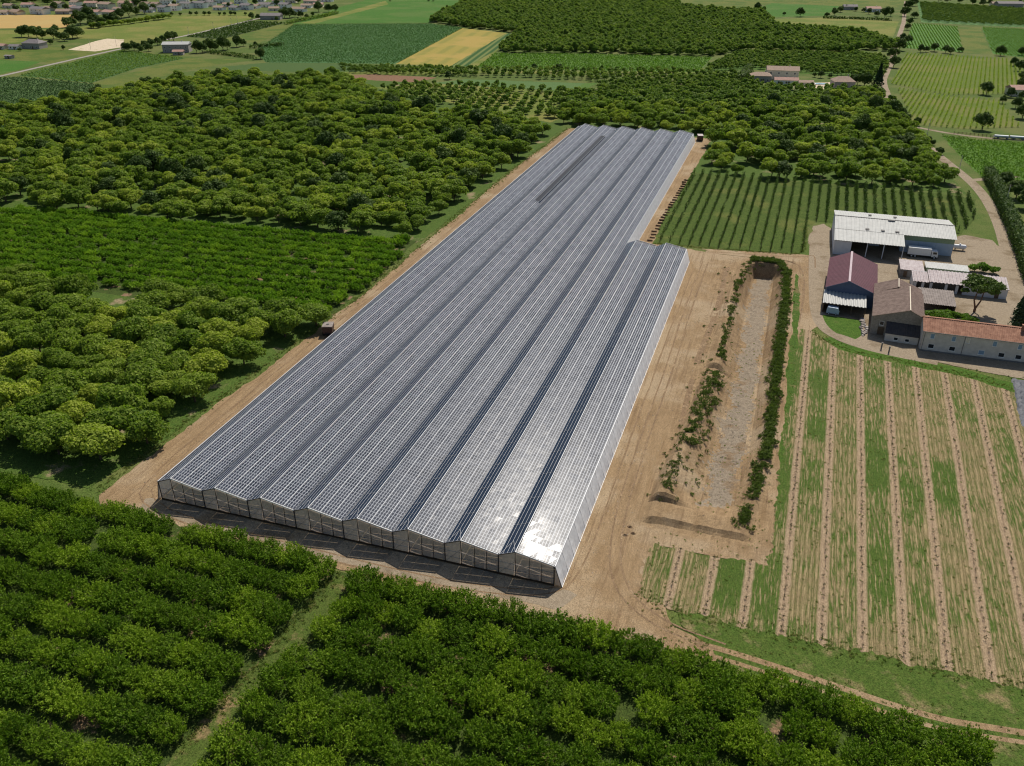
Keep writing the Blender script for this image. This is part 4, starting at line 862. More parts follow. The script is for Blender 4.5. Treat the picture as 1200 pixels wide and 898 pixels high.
# --- peach bushes: near orchard (rows along x), middle field
def peach_rows():
    pts = []
    r = np.random.default_rng(8)
    for j in range(13):                       # block left of the grass lane
        y = -8.6-5.95*j; xe = 41.0+(y+8.6)*0.095
        x = xe-1.8; n_ = 0
        while x > -75:
            if r.random() > 0.025:
                pts.append((x+r.normal(0, .25), y+(xe-x)*0.012+r.normal(0, .45), j, n_, 0)); n_ += 1
            x -= 3.7
    for j in range(13):                       # block right of the lane
        y0 = -10.4-5.5*j; x = 47.6+(y0+8.6)*0.08; n_ = 0
        while x < 150:
            y = y0-max(0, x-95)*0.095
            if r.random() > 0.02 and x < 141:
                pts.append((x+r.normal(0, .4), y+r.normal(0, .5), j, n_, 1)); n_ += 1
            x += 3.6
    return np.array(pts)
P = peach_rows(); P = P[seen(P, 12)]; PK_ = P[:, 2:].astype(int); P = P[:, :2]; d = dist(P); order = np.argsort(d)
vis = seen(P, 1.5); ind = [i for i in order if vis[i]][:300]; rest = np.setdiff1d(np.arange(len(P)), ind)
print('peach', len(P), 'visible', vis.sum(), 'near orchard', n_near)
lane = lambda i: P[i, 0] < 44
for i in ind:
    plant('peach_bush', PEACH, int(rs.integers(0, 7)), P[i, 0], P[i, 1], rs.uniform(0.9, 1.13),
          'peach bush, %s from the grass lane in the %s row, %s block' % (nth(PK_[i, 1]), nth(PK_[i, 0]), 'left' if PK_[i, 2] == 0 else 'right'), 'peach tree',
          'peach bushes %s of the lane' % ('left' if PK_[i, 2] == 0 else 'right'), rs, rs.uniform(0.85, 1.12))
mass('peach_bushes', PEACH, P[rest], rs, 'further bushy peach trees of the near orchard', 'peach trees', 0.9, 1.12)
PM = grid_points([(-178, 134), (-15, 148), (-11.5, 128), (-11, 87), (-35, 85), (-130, 79)], 5.0, 2.5, 87, 0.07, rs, 0.03); PM = PM[seen(PM, 10)]
mass('peach_field', PEACHF, PM, rs, 'peach bushes covering the middle field left of the greenhouse', 'peach trees', 0.9, 1.1)

# --- young saplings in the stubble rows
STAKE = plain('sapling_leaves', (0.035, 0.05, 0.018), 0.9, 0.1, 0, 0.4, 4.0)
SAP = variants('sapling', 4, lambda r: bush_quads(r, 34, 0.22, 0.85, 0.15, 0.13), STAKE, lambda p: MB().cyl((0, 0, -0.05), (0.03, 0, 0.7), 0.03, 0.02, 5).mesh('stem'))
pts = []
r_ = np.random.default_rng(3)
for k in range(-3, 9):
    y = 1.5; n_ = 0
    while y < 112:
        x = 112.9+0.0205*y+k*(5.87+0.0051*y)
        if not (BX0-1 < x < 113 and y > 17.6) and x < 171 and y < np.interp(x, [112, 121, 128, 140, 150, 163], [114, 107, 104, 102.5, 100, 95]) and x > 88.5+(1 if y > 8 else 3):
            if r_.random() > 0.08: pts.append((x+r_.normal(0, .06), y, k+3, n_)); n_ += 1
        y += 2.35+r_.normal(0, .15)
pts = np.array(pts); pts = pts[seen(pts, 4)]; SK = pts[:, 2:].astype(int); pts = pts[:, :2]; SK[:, 0] -= SK[:, 0].min(); order = np.argsort(dist(pts)); vis = seen(pts, 0)
ind = [i for i in order if vis[i]][:300]; rest = np.setdiff1d(np.arange(len(pts)), ind)
print('saplings', len(pts), vis.sum())
for i in ind:
    v = SAP['v'][int(rs.integers(0, 4))]; e = empty('sapling', (pts[i, 0], pts[i, 1], 0.05), rs.uniform(0, 6.28), 'tiny sapling, %s from the near end of the %s bare stubble row' % (nth(SK[i, 1]), nth(SK[i, 0])), 'sapling', 'saplings in the stubble rows')
    e.scale = (rs.uniform(.6, .95),)*3; link('crown', v[0], None, e); link('stem', v[1], None, e)
mass('saplings', SAP, pts[rest], rs, 'further tiny saplings in the stubble rows', 'saplings', .6, .95, 0.05)

# --- weeds on the basin banks and along the tracks
def weeds(name, P, label, s0, s1, big=1.0):
    z = basin_z(P[:, 0], P[:, 1]); mass(name, WEED, np.column_stack([P, z]), rs, label, 'weeds', s0*big, s1*big, sz=rs.uniform(.55, .95, len(P)))
def band(n, ys, xs, w, y0, y1):
    y = rs.uniform(y0, y1, n); x = np.interp(y, ys, xs)+rs.normal(0, w, n); return np.column_stack([x, y])
E1 = band(1300, [24, 40, 57, 140, 158, 166], [104.8, 106.8, 108.0, 108.5, 108.0, 105.2], 0.62, 24, 166)
E1 = E1[(rs.random(len(E1)) < np.interp(E1[:, 1], [24, 40, 60], [0.5, 0.6, 1.0])*(0.86+0.14*np.sin(E1[:, 1]*0.55+np.sin(E1[:, 1]*0.21)*2)))]
N1 = np.column_stack([rs.uniform(97, 107, 190), 165.2+rs.normal(0, 0.9, 190)])
W1 = band(170, [92, 140, 158, 165], [94.8, 94.6, 96.4, 98.6], 0.55, 90, 166)
W2 = band(200, [48, 60, 82], [93.4, 94.2, 95.0], 0.9, 47, 84); W2[:, 0] += rs.uniform(-2.6, 0.8, len(W2))
W3 = band(70, [27, 45], [90.4, 91.2], 1.1, 27.5, 44)
W4 = np.column_stack([rs.uniform(88, 97, 70), rs.uniform(30, 160, 70)])
weeds('basin_weeds', E1, 'thick weeds along the east bank of the basin', 0.5, 1.2)
weeds('basin_weeds', N1, 'thick weeds round the far end of the basin', 0.75, 1.25)
weeds('basin_weeds', W1, 'weeds along the far west bank of the basin', 0.45, 0.9)
weeds('basin_weeds', W2, 'weed patch on the west mound of the basin', 0.4, 0.95)
weeds('basin_weeds', np.vstack([W3, W4]), 'scattered weeds on the near west mound of the basin', 0.3, 0.7)

TUFT = variants('grass_tuft', 5, lambda r: bush_quads(r, 60, 0.5, 0.55, 0.0, 0.17), M['tuft'], None)
def stone(r):
    n = 7; v = unit(r.normal(size=(n, 3)))*r.uniform(0.7, 1.1, (n, 1))*np.array([1, 1, .6]); q = []
    for k in range(10):
        a_, b_, c_, d_ = r.permutation(n)[:4]; q.append([v[a_], v[b_], v[c_], v[d_]])
    return np.array(q)
STONE = variants('stone', 4, stone, plain('pale_stone', (0.36, 0.31, 0.25), .95, .1, 0, .3, 3), None)
def along(pts, per_m, w):
    out = []
    for a_, b_ in zip(pts[:-1], pts[1:]):
        L = math.dist(a_, b_); n = int(L*per_m); t = rs.random(n); nx, ny = -(b_[1]-a_[1])/L, (b_[0]-a_[0])/L; o_ = rs.normal(0, w, n)
        out.append(np.column_stack([a_[0]+(b_[0]-a_[0])*t+nx*o_, a_[1]+(b_[1]-a_[1])*t+ny*o_]))
    return np.vstack(out)
def tufts(P, label, s0=.25, s1=.6): mass('grass_tufts', TUFT, P[seen(P, 3)], rs, label, 'grass', s0, s1, 0.05, sz=rs.uniform(.5, 1.0, int(seen(P, 3).sum())))
tufts(along([(-13.5, -3.2), (-13.2, 25), (-11.5, 60), (-9.6, 100), (-9.8, 150), (-10.5, 250), (-8.5, 338)], 5, .8), 'grass tufts edging the earth track left of the greenhouse')
tufts(along([(90, 2.5), (96, 0.3), (106, -0.3), (140, 0.4), (158, 2), (172, 6)], 9, 1.2), 'grass tufts edging the near end of the stubble', .2, .5)
tufts(along([(95, -4.4), (105, -6.5), (118, -8.1), (133, -10.3), (141, -9.4), (160, -8.0)], 6, 1.9), 'grass tufts along the double wheel track', .2, .45)
tufts(along([(163, 97), (150, 102), (140, 104), (128, 105.5), (121, 109), (116, 116)], 8, .8), 'grass tufts edging the far end of the stubble', .2, .5)
tufts(along([(41.5, -8), (39.8, -28), (37.8, -46)], 10, .7), 'grass tufts along the left edge of the peach lane')
tufts(along([(46.2, -8), (44.2, -28), (42.8, -46)], 10, .7), 'grass tufts along the right edge of the peach lane')
tufts(along([(64, 172), (80, 172.5), (110, 175.6), (112.6, 180), (113, 206)], 7, .5), 'grass tufts edging the trellised orchard')
tufts(np.column_stack([rs.uniform(90, 168, 2600), rs.uniform(1, 105, 2600)]), 'scattered weeds in the stubble field', .18, .45)
P_ = np.vstack([along([(82, 0), (84, 160)], 6, 3.0), along([(-6, 0), (-5.5, 320)], 3, 2.2), along([(0, -4.5), (80, -4.5)], 6, 1.2), np.column_stack([rs.uniform(97, 105, 1500), rs.uniform(32, 158, 1500)]), np.column_stack([rs.uniform(88, 106, 350), rs.uniform(22, 165, 350)]), along([(112, 120), (114, 165)], 6, 1.5)])
mass('stones', STONE, np.column_stack([P_, basin_z(P_[:, 0], P_[:, 1])+0.08]), rs, 'small pale stones strewn over the bare earth and the basin bed', 'stones', .05, .17)
rumple_rng = np.random.default_rng(9)
for i_, p_ in enumerate([(85.8, 19.0), (85.4, 16.4), (86.7, 17.3)]):
    m = MB(); k_ = 8
    for j in range(4):
        for i in range(k_): rr_ = (1.0-j/3.6)*0.6*rumple_rng.uniform(.8, 1.15); m.v.append((rr_*math.cos(i*6.283/k_), rr_*.7*math.sin(i*6.283/k_), 0.02+.12*j*rumple_rng.uniform(.8, 1.1)))
    for j in range(3):
        for i in range(k_): a_ = j*k_+i; b_ = j*k_+(i+1) % k_; m.f.append((a_, b_, b_+k_, a_+k_))
    m.f.append(tuple(3*k_+i for i in range(k_)))
    o = m.build('soil_heap', M['rut'], None, loc=(p_[0], p_[1], 0.03)); tag(o, ['larger dark soil heap by the corner of the small row plot', 'dark soil heap nearest the greenhouse corner', 'dark soil heap nearest the basin bund'][i_], 'soil heap')
# --- vine rows that can be told apart
def row_leaf(p0, p1, poly, per_m, size, w, h, z0, rng):
    L = math.dist(p0, p1); n = int(L*per_m); t = rng.random(n)
    P = np.array(p0)[None]*(1-t)[:, None]+np.array(p1)[None]*t[:, None]
    ok = inpoly(P, poly); P = P[ok]; n = len(P)
    if n < 12: return None
    a = rng.uniform(0, 6.283, n); dx, dy = (p1[0]-p0[0])/L, (p1[1]-p0[1])/L
    off = np.cos(a)*w/2*rng.uniform(0.7, 1.1, n); z = z0+h/2+np.sin(a)*h/2*rng.uniform(0.7, 1.1, n)
    Q = np.column_stack([P[:, 0]-dy*off, P[:, 1]+dx*off, z]); N = np.column_stack([-dy*np.cos(a), dx*np.cos(a), np.sin(a)+0.2])
    return leaves(Q, N, size, 0.7, rng, 0.5)
def vine_rows(poly, spacing, ang, label, group, mat, per_m, size, w, h, z0=0.5):
    a = R(ang); P = np.array(poly); c = P.mean(0); ux = np.array([math.cos(a), -math.sin(a)]); uy = np.array([math.sin(a), math.cos(a)])
    l = (P-c) @ ux; m = (P-c) @ uy; u = l.min()+spacing/2; rng = np.random.default_rng(hash_seed(label)); n_ = 0
    while u < l.max():
        p0 = tuple(c+ux*u+uy*m.min()); p1 = tuple(c+ux*u+uy*m.max()); q = row_leaf(p0, p1, poly, per_m, size, w, h, z0, rng)
        if q is not None:
            e = empty('vine_row', tuple(q.reshape(-1, 3).mean(0)*np.array([1, 1, 0])), 0, '%s, %s from the lane' % (label, nth(n_)), 'vine row', group); n_ += 1
            off = np.array(e.location)
            link('foliage', quads_mesh('foliage', q-off[None, None, :].astype(np.float32)), mat, e)
            pm = MB(); pp = [tuple(c+ux*u+uy*v) for v in np.arange(m.min(), m.max(), 7.0)]
            for x, y in np.array(pp)[inpoly(np.array(pp), poly)]: pm.box(x-off[0]-.05, x-off[0]+.05, y-off[1]-.05, y-off[1]+.05, 0, z0+h)
            if pm.v: o = pm.build('posts', M['bark'], e); o['kind'] = 'stuff'
        u += spacing
vine_rows(V4, 2.75, 9.0, 'clipped golden vine row in the upper striped vineyard', 'rows of the upper striped vineyard', M['goldvine'], 6, 0.36, 0.75, 1.1)
vine_rows(V5, 2.75, 10.5, 'clipped golden vine row in the lower striped vineyard', 'rows of the lower striped vineyard', M['goldvine'], 7, 0.34, 0.75, 1.1)
def field_rows(name, poly, spacing, ang, label, mat, per_m, size, w, h):
    a = R(ang); P = np.array(poly); c = P.mean(0); ux = np.array([math.cos(a), -math.sin(a)]); uy = np.array([math.sin(a), math.cos(a)])
    l = (P-c) @ ux; m = (P-c) @ uy; rng = np.random.default_rng(hash_seed(label)); Q = []
    for u in np.arange(l.min(), l.max(), spacing):
        q = row_leaf(tuple(c+ux*u+uy*m.min()), tuple(c+ux*u+uy*m.max()), poly, per_m, size, w, h, 0.2, rng)
        if q is not None: Q.append(q)
    o = link(name, quads_mesh(name, np.concatenate(Q)), mat); return tag(o, label, 'vines', None, 'stuff')
field_rows('vine_field_foliage', V6, 2.5, -60, 'leafy rows of the bright vineyard by the lane', M['vine'], 7, 0.36, 0.9, 0.9)
field_rows('vine_field_foliage', [(-406.6, 732.0), (-274.7, 784.7), (-227.3, 758.5), (-190.6, 515.9), (-288.9, 492.5), (-331.3, 544.2)], 2.5, -8.9, 'leafy rows of the blue green striped vineyard', leaf_mat('blue_vine', (0.06, 0.15, 0.035), (0.13, 0.24, 0.07), 0.3), 4.0, 0.45, 0.8, 0.9)
field_rows('vine_field_foliage', [(-420.6, 384.8), (-440.6, 513.4), (-361.7, 492.5), (-363.2, 436.6), (-348.6, 375.0)], 2.6, -62, 'leafy rows of the dark planted field', M['wood'], 4.0, 0.42, 0.8, 0.7)
field_rows('vine_field_foliage', [(-420.9, 354.7), (-424.2, 372.0), (-415.9, 378.6), (-346.2, 372.2), (-335.8, 365.2), (-296.5, 297.1), (-284.9, 237.5), (-285.2, 227.1)], 2.6, -62, 'leafy rows of the grey green planted field', leaf_mat('grey_vine', (0.04, 0.085, 0.022), (0.075, 0.12, 0.04), 0.25), 4.0, 0.42, 0.8, 0.7)
field_rows('vine_field_foliage', [(-137.3, 592.5), (-56.5, 614.0), (34.9, 623.9), (32.9, 546.8), (-43.5, 529.7), (-125.6, 519.6)], 2.6, 80, 'leafy rows of the vineyard below the wood', M['vine'], 3.5, 0.45, 0.8, 0.8)
field_rows('vine_field_foliage', [(208.8, 946.3), (249.3, 925.7), (228.9, 719.3), (184.7, 732.4)], 2.6, 2, 'leafy rows beside the fallow strip', M['vine'], 3.5, 0.45, 0.8, 0.8)
field_rows('vine_field_foliage', [(272.3, 925.2), (309.8, 921.7), (332.6, 921.5), (289.2, 703.3), (270.8, 702.2), (250.8, 715.9)], 2.6, 2, 'leafy rows beyond the fallow strip', M['vine'], 3.5, 0.45, 0.8, 0.8)
field_rows('vine_field_foliage', [(-449.1, 609.8), (-469.4, 746.5), (-423.8, 743.7), (-405.9, 603.9)], 3.2, 58, 'leafy rows of the dark strip by the white road', M['oak'], 1.5, 0.75, 1.0, 0.9)

# --- young trellised orchard right of the greenhouse
rng = np.random.default_rng(77); u = 66.0; ri = 0
M['trellis'] = leaf_mat('trellis_leaves', (0.03, 0.065, 0.012), (0.08, 0.125, 0.025), 0.3)
while u < 172:
    ys_ = np.arange(174.2, 267, 1.35); xs_ = u+(ys_-174)*0.028*(u-60)/60+rng.normal(0, .08, len(ys_))
    ok = inpoly(np.column_stack([xs_, ys_]), TRELLIS) & (rng.random(len(ys_)) > 0.10+0.25*rng.random())
    Q = []
    for x, y in zip(xs_[ok], ys_[ok]):
        dens = float(np.interp(y, [174, 205, 235, 262], [0.5, 0.65, 1.0, 1.3])); n = int(rng.uniform(14, 32)*dens*(1.5 if u > 118 else 1))+2; hh = float(np.interp(dens, [0.35, 1.25], [1.9, 3.0]))
        q = np.column_stack([rng.normal(0, .18+0.10*dens, n), rng.normal(0, .3, n), rng.uniform(0.5, hh, n)])+np.array([x, y, 0]); Q.append(leaves(q, rng.normal(size=(n, 3)), 0.20+0.05*dens, 0.6, rng))
    if Q:
        Q = np.concatenate(Q); off = np.array([u, 174.0 if u < 118 else 214.0, 0.0])
        e = empty('trellis_row', tuple(off), 0, 'slender trellised row of young trees, %s from the greenhouse' % nth(ri), 'tree row', 'rows of the trellised orchard')
        link('foliage', quads_mesh('foliage', Q-off), M['trellis'], e)
        pm = MB(); sm = MB()
        for x, y in zip(xs_[ok], ys_[ok]): sm.bar((x-off[0], y-off[1], -0.02), (x-off[0], y-off[1], 1.6), 0.06)
        for x, y in list(zip(xs_[ok], ys_[ok]))[::6]: pm.bar((x-off[0]+0.1, y-off[1]+.4, -0.02), (x-off[0]+0.1, y-off[1]+.4, 2.9), 0.11)
        o = sm.build('stems', M['bark'], e); o['kind'] = 'stuff'
        o = pm.build('posts', M['bark'], e); o['kind'] = 'stuff'
    u += 3.3; ri += 1
# brown bundles along the edge of the dirt strip
bm_ = MB()
for a in (-.3, 0, .35): bm_.cyl((-0.9, a, 0.12+abs(a)*.3), (0.9, a*.6, 0.2), 0.13, 0.11, 6)
bundle = bm_.mesh('pole_bundle')
bundle.materials.append(plain('brown_wood', (0.09, 0.055, 0.035), 0.9, 0.1, 0, 0.3, 4))
for i in range(25):
    y = 174+i*3.35; o = link('pole_bundle', bundle, None, None, (62.6+0.02*(y-174)+rng.normal(0, .2), y, 0.04), (0, 0, rng.normal(0.1, .25)), (1, 1, rng.uniform(.9, 1.6)))
    tag(o, 'dark brown pole bundle beside the trellised orchard, %s from the near end' % nth(i), 'poles', 'pole bundles along the dirt strip')

# --- single trees and hedges
def solo(V, u_v, s, label, group=None, cat='tree', name='tree', sz=1.0):
    return plant(name, V, int(rs.integers(0, 99)), u_v[0], u_v[1], s, label, cat, group, rs, sz)
for p, s in [((216.0, 511.7),0.75), ((197.8, 400.5),0.85)]:
    solo(OAK, p, s, 'lone dark round tree standing %s striped vineyard' % ('in the upper' if p[1] > 480 else 'below the lower'), None)
for p, s in [((168.2, 612.5),.8), ((169.2, 658.6),.8), ((179.3, 713.7),.9), ((174.1, 675.1),.6)]: solo(OAK, p, s, 'dark tree crowding the lane at the bend by the vineyards', 'dark trees at the lane bend')
for p, s in [((161.2, 403.9),.42), ((166.5, 401.1),.35), ((159.3, 412.4),.55), ((157.8, 428.8),.6)]: solo(OAK, p, s, 'dark narrow tree at the vineyard corner beside the lane', 'dark trees at the vineyard corner', sz=1.3)
for p, s in [((170.5, 336.0),.35), ((167.7, 360.3),.3), ((169.5, 355.3),.28)]: solo(OAK, p, s, 'small dark bush on the lane verge', 'bushes on the lane verge', 'bush', 'bush')
for p, s in [((195.3, 708.1),.6), ((199.4, 709.5),.5), ((206.6, 717.3),.7), ((214.2, 709.1),.6), ((217.6, 704.9),.55), ((226.2, 718.4),.45)]: solo(OAK, p, s, 'dark tree in the hedge above the upper striped vineyard', 'hedge trees above the vineyard')
for p, s in [((255.0, 707.0),.8), ((271.4, 712.4),.6), ((254.7, 649.9),.6), ((254.2, 624.1),.7), ((248.0, 579.3),.6)]: solo(OAK, p, s, 'dark tree at the right edge by the upper vineyard', 'trees at the right edge')
for p, s in [((240.6, 545.4),.6), ((229.1, 506.9),.55), ((220.7, 483.9),.45), ((225.1, 469.0),.6), ((223.2, 438.2),.8), ((234.0, 499.7),.5)]: solo(OAK, p, s, 'dark tree around the pink roofed house at the right edge', 'trees around the right edge house')
for p, s, c in [((152.2, 516.2),1.1,1), ((144.5, 520.4),.9,0), ((140.4, 526.0),.6,0), ((137.5, 535.6),.5,0)]:
    solo(CONE if c else OAK, p, s, 'tall dark conifer beside the villa and the lane' if c else 'dark tree between the villa and the tall conifer', None if c else 'dark trees between villa and conifer')
for p, s in [((111.4, 506.1),.3), ((117.2, 547.2),.45), ((113.2, 549.7),.3), ((136.4, 514.4),.28), ((92.2, 503.2),.3), ((74.1, 504.1),.3), ((123.3, 549.3),.3)]: solo(OAK, p, s, 'small dark bush in the villa garden', 'bushes in the villa garden', 'bush', 'bush')
for p, s in [((-42.9, 455.2),.0), ]: pass
for p, s in [((-81.8, 521.3),.45), ((-64.2, 522.9),.5), ((-125.7, 463.2),.5)]: solo(OAK, p, s, 'small dark round tree along the far pale track', 'single trees on the far track')
# far right hamlet and lane
for p, s in [((130.6, 1005.5),.8), ((137.8, 1050.3),.7), ((145.2, 1086.8),.6), ((155.4, 1067.4),.5), ((168.6, 1039.1),.6), ((176.5, 1010.7),.6), ((183.7, 993.3),1.15), ((191.2, 1015.6),.9), ((206.0, 1020.5),1.1), ((216.5, 1110.7),1.1), ((226.5, 1162.5),1.0), ((215.3, 1003.9),.7), ((204.0, 927.3),.7), ((197.7, 876.5),.6), ((93.8, 983.0),1.0), ((43.2, 1041.1),.9), ((76.0, 987.2),.4), ((122.2, 982.5),.5), ((163.8, 1059.1),.5), ((186.4, 775.0),.7), ((189.8, 763.7),.7)]:
    solo(OAK, p, s, 'dark tree among the far hamlet and its fields', 'trees of the far hamlet')
for p, s in [((264.5, 1241.5),.8), ((273.8, 1230.8),.8), ((288.1, 1222.2),.8), ((302.2, 1213.7),.7), ((310.9, 1190.9),.8), ((321.2, 1207.1),.7), ((355.3, 1205.8),.7)]: solo(OAK, p, s, 'dark tree along the far corner orchard', 'trees along the far corner orchard')
# upper left
for p, s in [((-434.3, 510.0),.62), ((-431.0, 511.1),.6), ((-430.5, 516.8),.7), ((-426.4, 518.2),.6), ((-428.8, 528.6),.65), ((-431.3, 539.3),.65), ((-433.8, 550.4),.65), ((-436.4, 561.7),.65), ((-439.1, 573.3),.8), ((-439.3, 579.6),.75), ((-415.5, 516.3),.6), ((-418.1, 510.0),.5)]: solo(OAK, p, s, 'dark tree in the grove left of the stone farmhouse', 'grove left of the stone farmhouse', sz=1.05)
for p, s in [((-371.4, 520.1),.85), ((-366.8, 521.6),.75), ((-367.0, 532.4),.95), ((-363.0, 533.7),.8), ((-360.0, 540.2),1.0), ((-359.8, 545.9),.7), ((-361.7, 562.5),.8), ((-359.3, 569.1),.5), ((-302.7, 507.1),.75), ((-346.4, 567.5),.4)]: solo(OAK, p, s, 'dark tree right of the stone farmhouse', 'trees right of the stone farmhouse', sz=1.1)
for p, s in [((-594.0, 561.5),1.0), ((-588.0, 563.6),1.1), ((-575.4, 560.9),1.1), ((-566.0, 557.3),.8), ((-556.3, 560.5),.9), ((-546.3, 557.1),.7), ((-532.6, 548.6),.8), ((-539.2, 566.2),1.2), ((-540.2, 572.6),1.0), ((-589.6, 598.9),.7), ((-490.6, 502.4),.35), ((-526.2, 525.7),.5), ((-517.0, 482.6),.3)]: solo(OAK, p, s, 'dark tree around the grey house near the sandy yard', 'trees around the grey house')
for p, s in [((-611.7, 638.3),1.0), ((-612.6, 646.3),.9), ((-616.8, 661.7),1.4), ((-621.3, 677.7),1.5), ((-608.5, 673.2),1.0), ((-590.1, 662.2),.9), ((-600.8, 684.6),1.0), ((-594.0, 686.8),1.0), ((-618.3, 724.9),1.0), ((-623.0, 743.0),1.6), ((-628.8, 761.4),1.0), ((-633.0, 781.1),1.2), ((-589.6, 645.7),.7), ((-576.7, 641.9),.6)]: solo(OAK, p, s, 'dark tree in the copse before the village', 'copse before the village')
for i in range(26):
    t_ = i/25; u_, v_ = 105+t_*92, 33.5-t_*12.0
    P0 = [(-582.9, 635.8), (-574.6, 684.5), (-573.2, 744.9)]; x = np.interp(t_, [0, .5, 1], [q[0] for q in P0]); y = np.interp(t_, [0, .5, 1], [q[1] for q in P0])
    plant('hedge_tree', TREEM, i, x+rs.normal(0, 1), y+rs.normal(0, 1.5), rs.uniform(.65, .85), 'rounded hedge tree in the row below the copse', 'tree', 'hedge row below the copse', rs)
for p, s in [((-476.8, 762.7),.7), ((-470.6, 764.8),.6), ((-452.9, 790.0),1.1), ((-447.5, 791.8),1.1), ((-447.0, 801.9),.6), ((-435.8, 795.8),.7), ((-451.5, 863.8),1.1), ((-440.0, 867.7),.9), ((-432.3, 870.2),.8), ((-424.8, 789.7),.5), ((-432.8, 816.8),.5), ((-441.6, 755.8),.5), ((-419.8, 763.1),.45), ((-432.0, 1021.0),.5), ((-383.3, 1037.3),.4), ((-377.9, 1039.2),.4), ((-479.7, 791.0),.4)]: solo(OAK, p, s, 'dark tree around the far barn above the striped vineyard', 'trees around the far barn')
for i, (p, s) in enumerate([((-590.1, 774.4),.4), ((-580.9, 777.4),.35), ((-569.8, 781.2),.45), ((-563.4, 783.3),.45), ((-555.0, 786.1),.45), ((-549.5, 788.0),.45), ((-538.4, 791.7),.4), ((-532.9, 793.5),.4), ((-526.4, 795.7),.45), ((-521.8, 797.2),.45), ((-510.7, 801.0),.35)]): solo(OAK, p, s, 'small bush in the line along the meadow below the village', 'bush line below the village', 'bush', 'bush')
for p, s in [((-790.0, 750.3),.8), ((-782.8, 775.3),.7), ((-762.4, 782.2),.9), ((-750.7, 786.1),.8), ((-729.3, 793.3),.7), ((-702.2, 779.7),.6), ((-651.5, 819.4),.8), ((-656.3, 865.8),.7), ((-625.2, 901.7),.7), ((-592.5, 887.3),.5), ((-573.6, 919.1),.8), ((-547.7, 927.8),.7), ((-855.2, 799.0),1.0), ((-852.0, 825.5),1.1), ((-834.7, 844.4),1.1), ((-759.3, 856.6),1.0), ((-701.8, 850.5),1.0), ((-716.1, 884.3),.9), ((-674.7, 925.2),.8), ((-613.1, 959.9),.9), ((-570.0, 974.5),.9), ((-534.9, 958.6),.8)]: solo(OAK, p, s, 'dark tree between the village houses', 'trees between the village houses')

def hedge(name, pts, w, h, size, per_m, mat, label):
    rng = np.random.default_rng(hash_seed(label)); Q = []; core = MB()
    for a, b in zip(pts[:-1], pts[1:]):
        L = math.dist(a, b); n = int(L*per_m); t = rng.random(n); dx, dy = (b[0]-a[0])/L, (b[1]-a[1])/L
        c = rng.choice(3, n, p=[.32, .32, .36]); off = np.where(c == 0, -w/2, np.where(c == 1, w/2, rng.uniform(-w/2, w/2, n)))+rng.normal(0, .12*w, n); z = np.where(c == 2, h, rng.uniform(0.1, h, n))+rng.normal(0, .07*h, n)
        N = np.column_stack([np.where(c == 0, dy, np.where(c == 1, -dy, 0)), np.where(c == 0, -dx, np.where(c == 1, dx, 0)), np.where(c == 2, 1.0, 0.2)])
        Q.append(leaves(np.column_stack([a[0]+(b[0]-a[0])*t-dy*off, a[1]+(b[1]-a[1])*t+dx*off, np.maximum(z, .05)]), N, size, .65, rng, .5))
    e = empty(name, (pts[0][0], pts[0][1], 0), 0, label, 'hedge'); off = np.array([pts[0][0], pts[0][1], 0.0])
    link('foliage', quads_mesh('foliage', np.concatenate(Q)-off), mat, e)
    s = MB()
    for a, b in zip(pts[:-1], pts[1:]):
        L = math.dist(a, b); k = max(1, int(L/2.0))
        for i in range(k): x = a[0]+(b[0]-a[0])*i/k-off[0]; y = a[1]+(b[1]-a[1])*i/k-off[1]; s.cyl((x, y, -.05), (x, y, h*.85), .07, .03, 5)
    o = s.build('stems', M['bark'], e); o['kind'] = 'stuff'
hedge('hedge', [(185.5, 300), (184.6, 270), (183.6, 250), (182.4, 225), (180.6, 196), (178.6, 172)], 3.2, 4.4, 0.36, 110, M['oak'], 'tall clipped dark hedge along the lane beyond the farmyard')
hedge('hedge', [(66.3, 505.0), (68.3, 554.4)], 4.5, 6.0, 0.7, 22, M['oak'], 'tall dark clipped hedge beside the far villa')
hedge('hedge', [(-362.1, 523.2), (-336.8, 515.8), (-306.5, 505.8)], 3.0, 2.5, 0.7, 10, M['oak'], 'low dark hedge in front of the far farmhouse')
hedge('hedge', [(118.6, 971.5), (150.0, 972.4), (189.1, 966.7)], 2.0, 2.2, 0.9, 8, M['oak'], 'low dark hedge below the far hamlet')
hedge('hedge', [(-415.0, 729.2), (-417.9, 754.6), (-416.1, 812.3), (-420.4, 852.3)], 3.0, 3.0, 0.9, 8, M['wood'], 'hedge beside the far barn')
hedge('hedge', [(-345.1, 556.4), (-326.4, 580.1)], 3.0, 2.8, 0.9, 8, M['oak'], 'thin dark hedge at the corner of the striped vineyard')
for p, s in [((191, 268), .7), ((193, 255), .75), ((190, 285), .6), ((196, 240), .8), ((190, 232), .6), ((188, 215), .6), ((195, 222), .8), ((200, 262), .8)]: solo(OAK, p, s, 'dark leafy tree behind the tall lane hedge', 'trees behind the lane hedge')
for p, s in [((147.2, 135.2), 1.1), ((150, 135.6), 1.25), ((153, 135.2), 1.2), ((155.8, 134.6), 1.15), ((148.5, 132.6), 1.1), ((151.6, 132.4), 1.1), ((158, 133.6), 1.0), ((154.6, 131.9), 1.0)]: solo(BUSH, p, s, 'rounded green shrub behind the long farmhouse', 'shrubs behind the long farmhouse', 'shrub', 'shrub')
for p, s in [((163.2, 176.6), 1.1), ((166, 177.2), 1.35), ((168.8, 176.4), 1.1)]: solo(BUSH, p, s, 'pale flowering shrub in the farmyard beyond the garages', 'shrubs beyond the garages', 'shrub', 'shrub')
solo(CONE, (169.0, 134.0), .85, 'dark conifer at the right edge behind the farmhouse')
solo(CONE, (170.6, 141.0), .75, 'second dark conifer further back at the right edge')
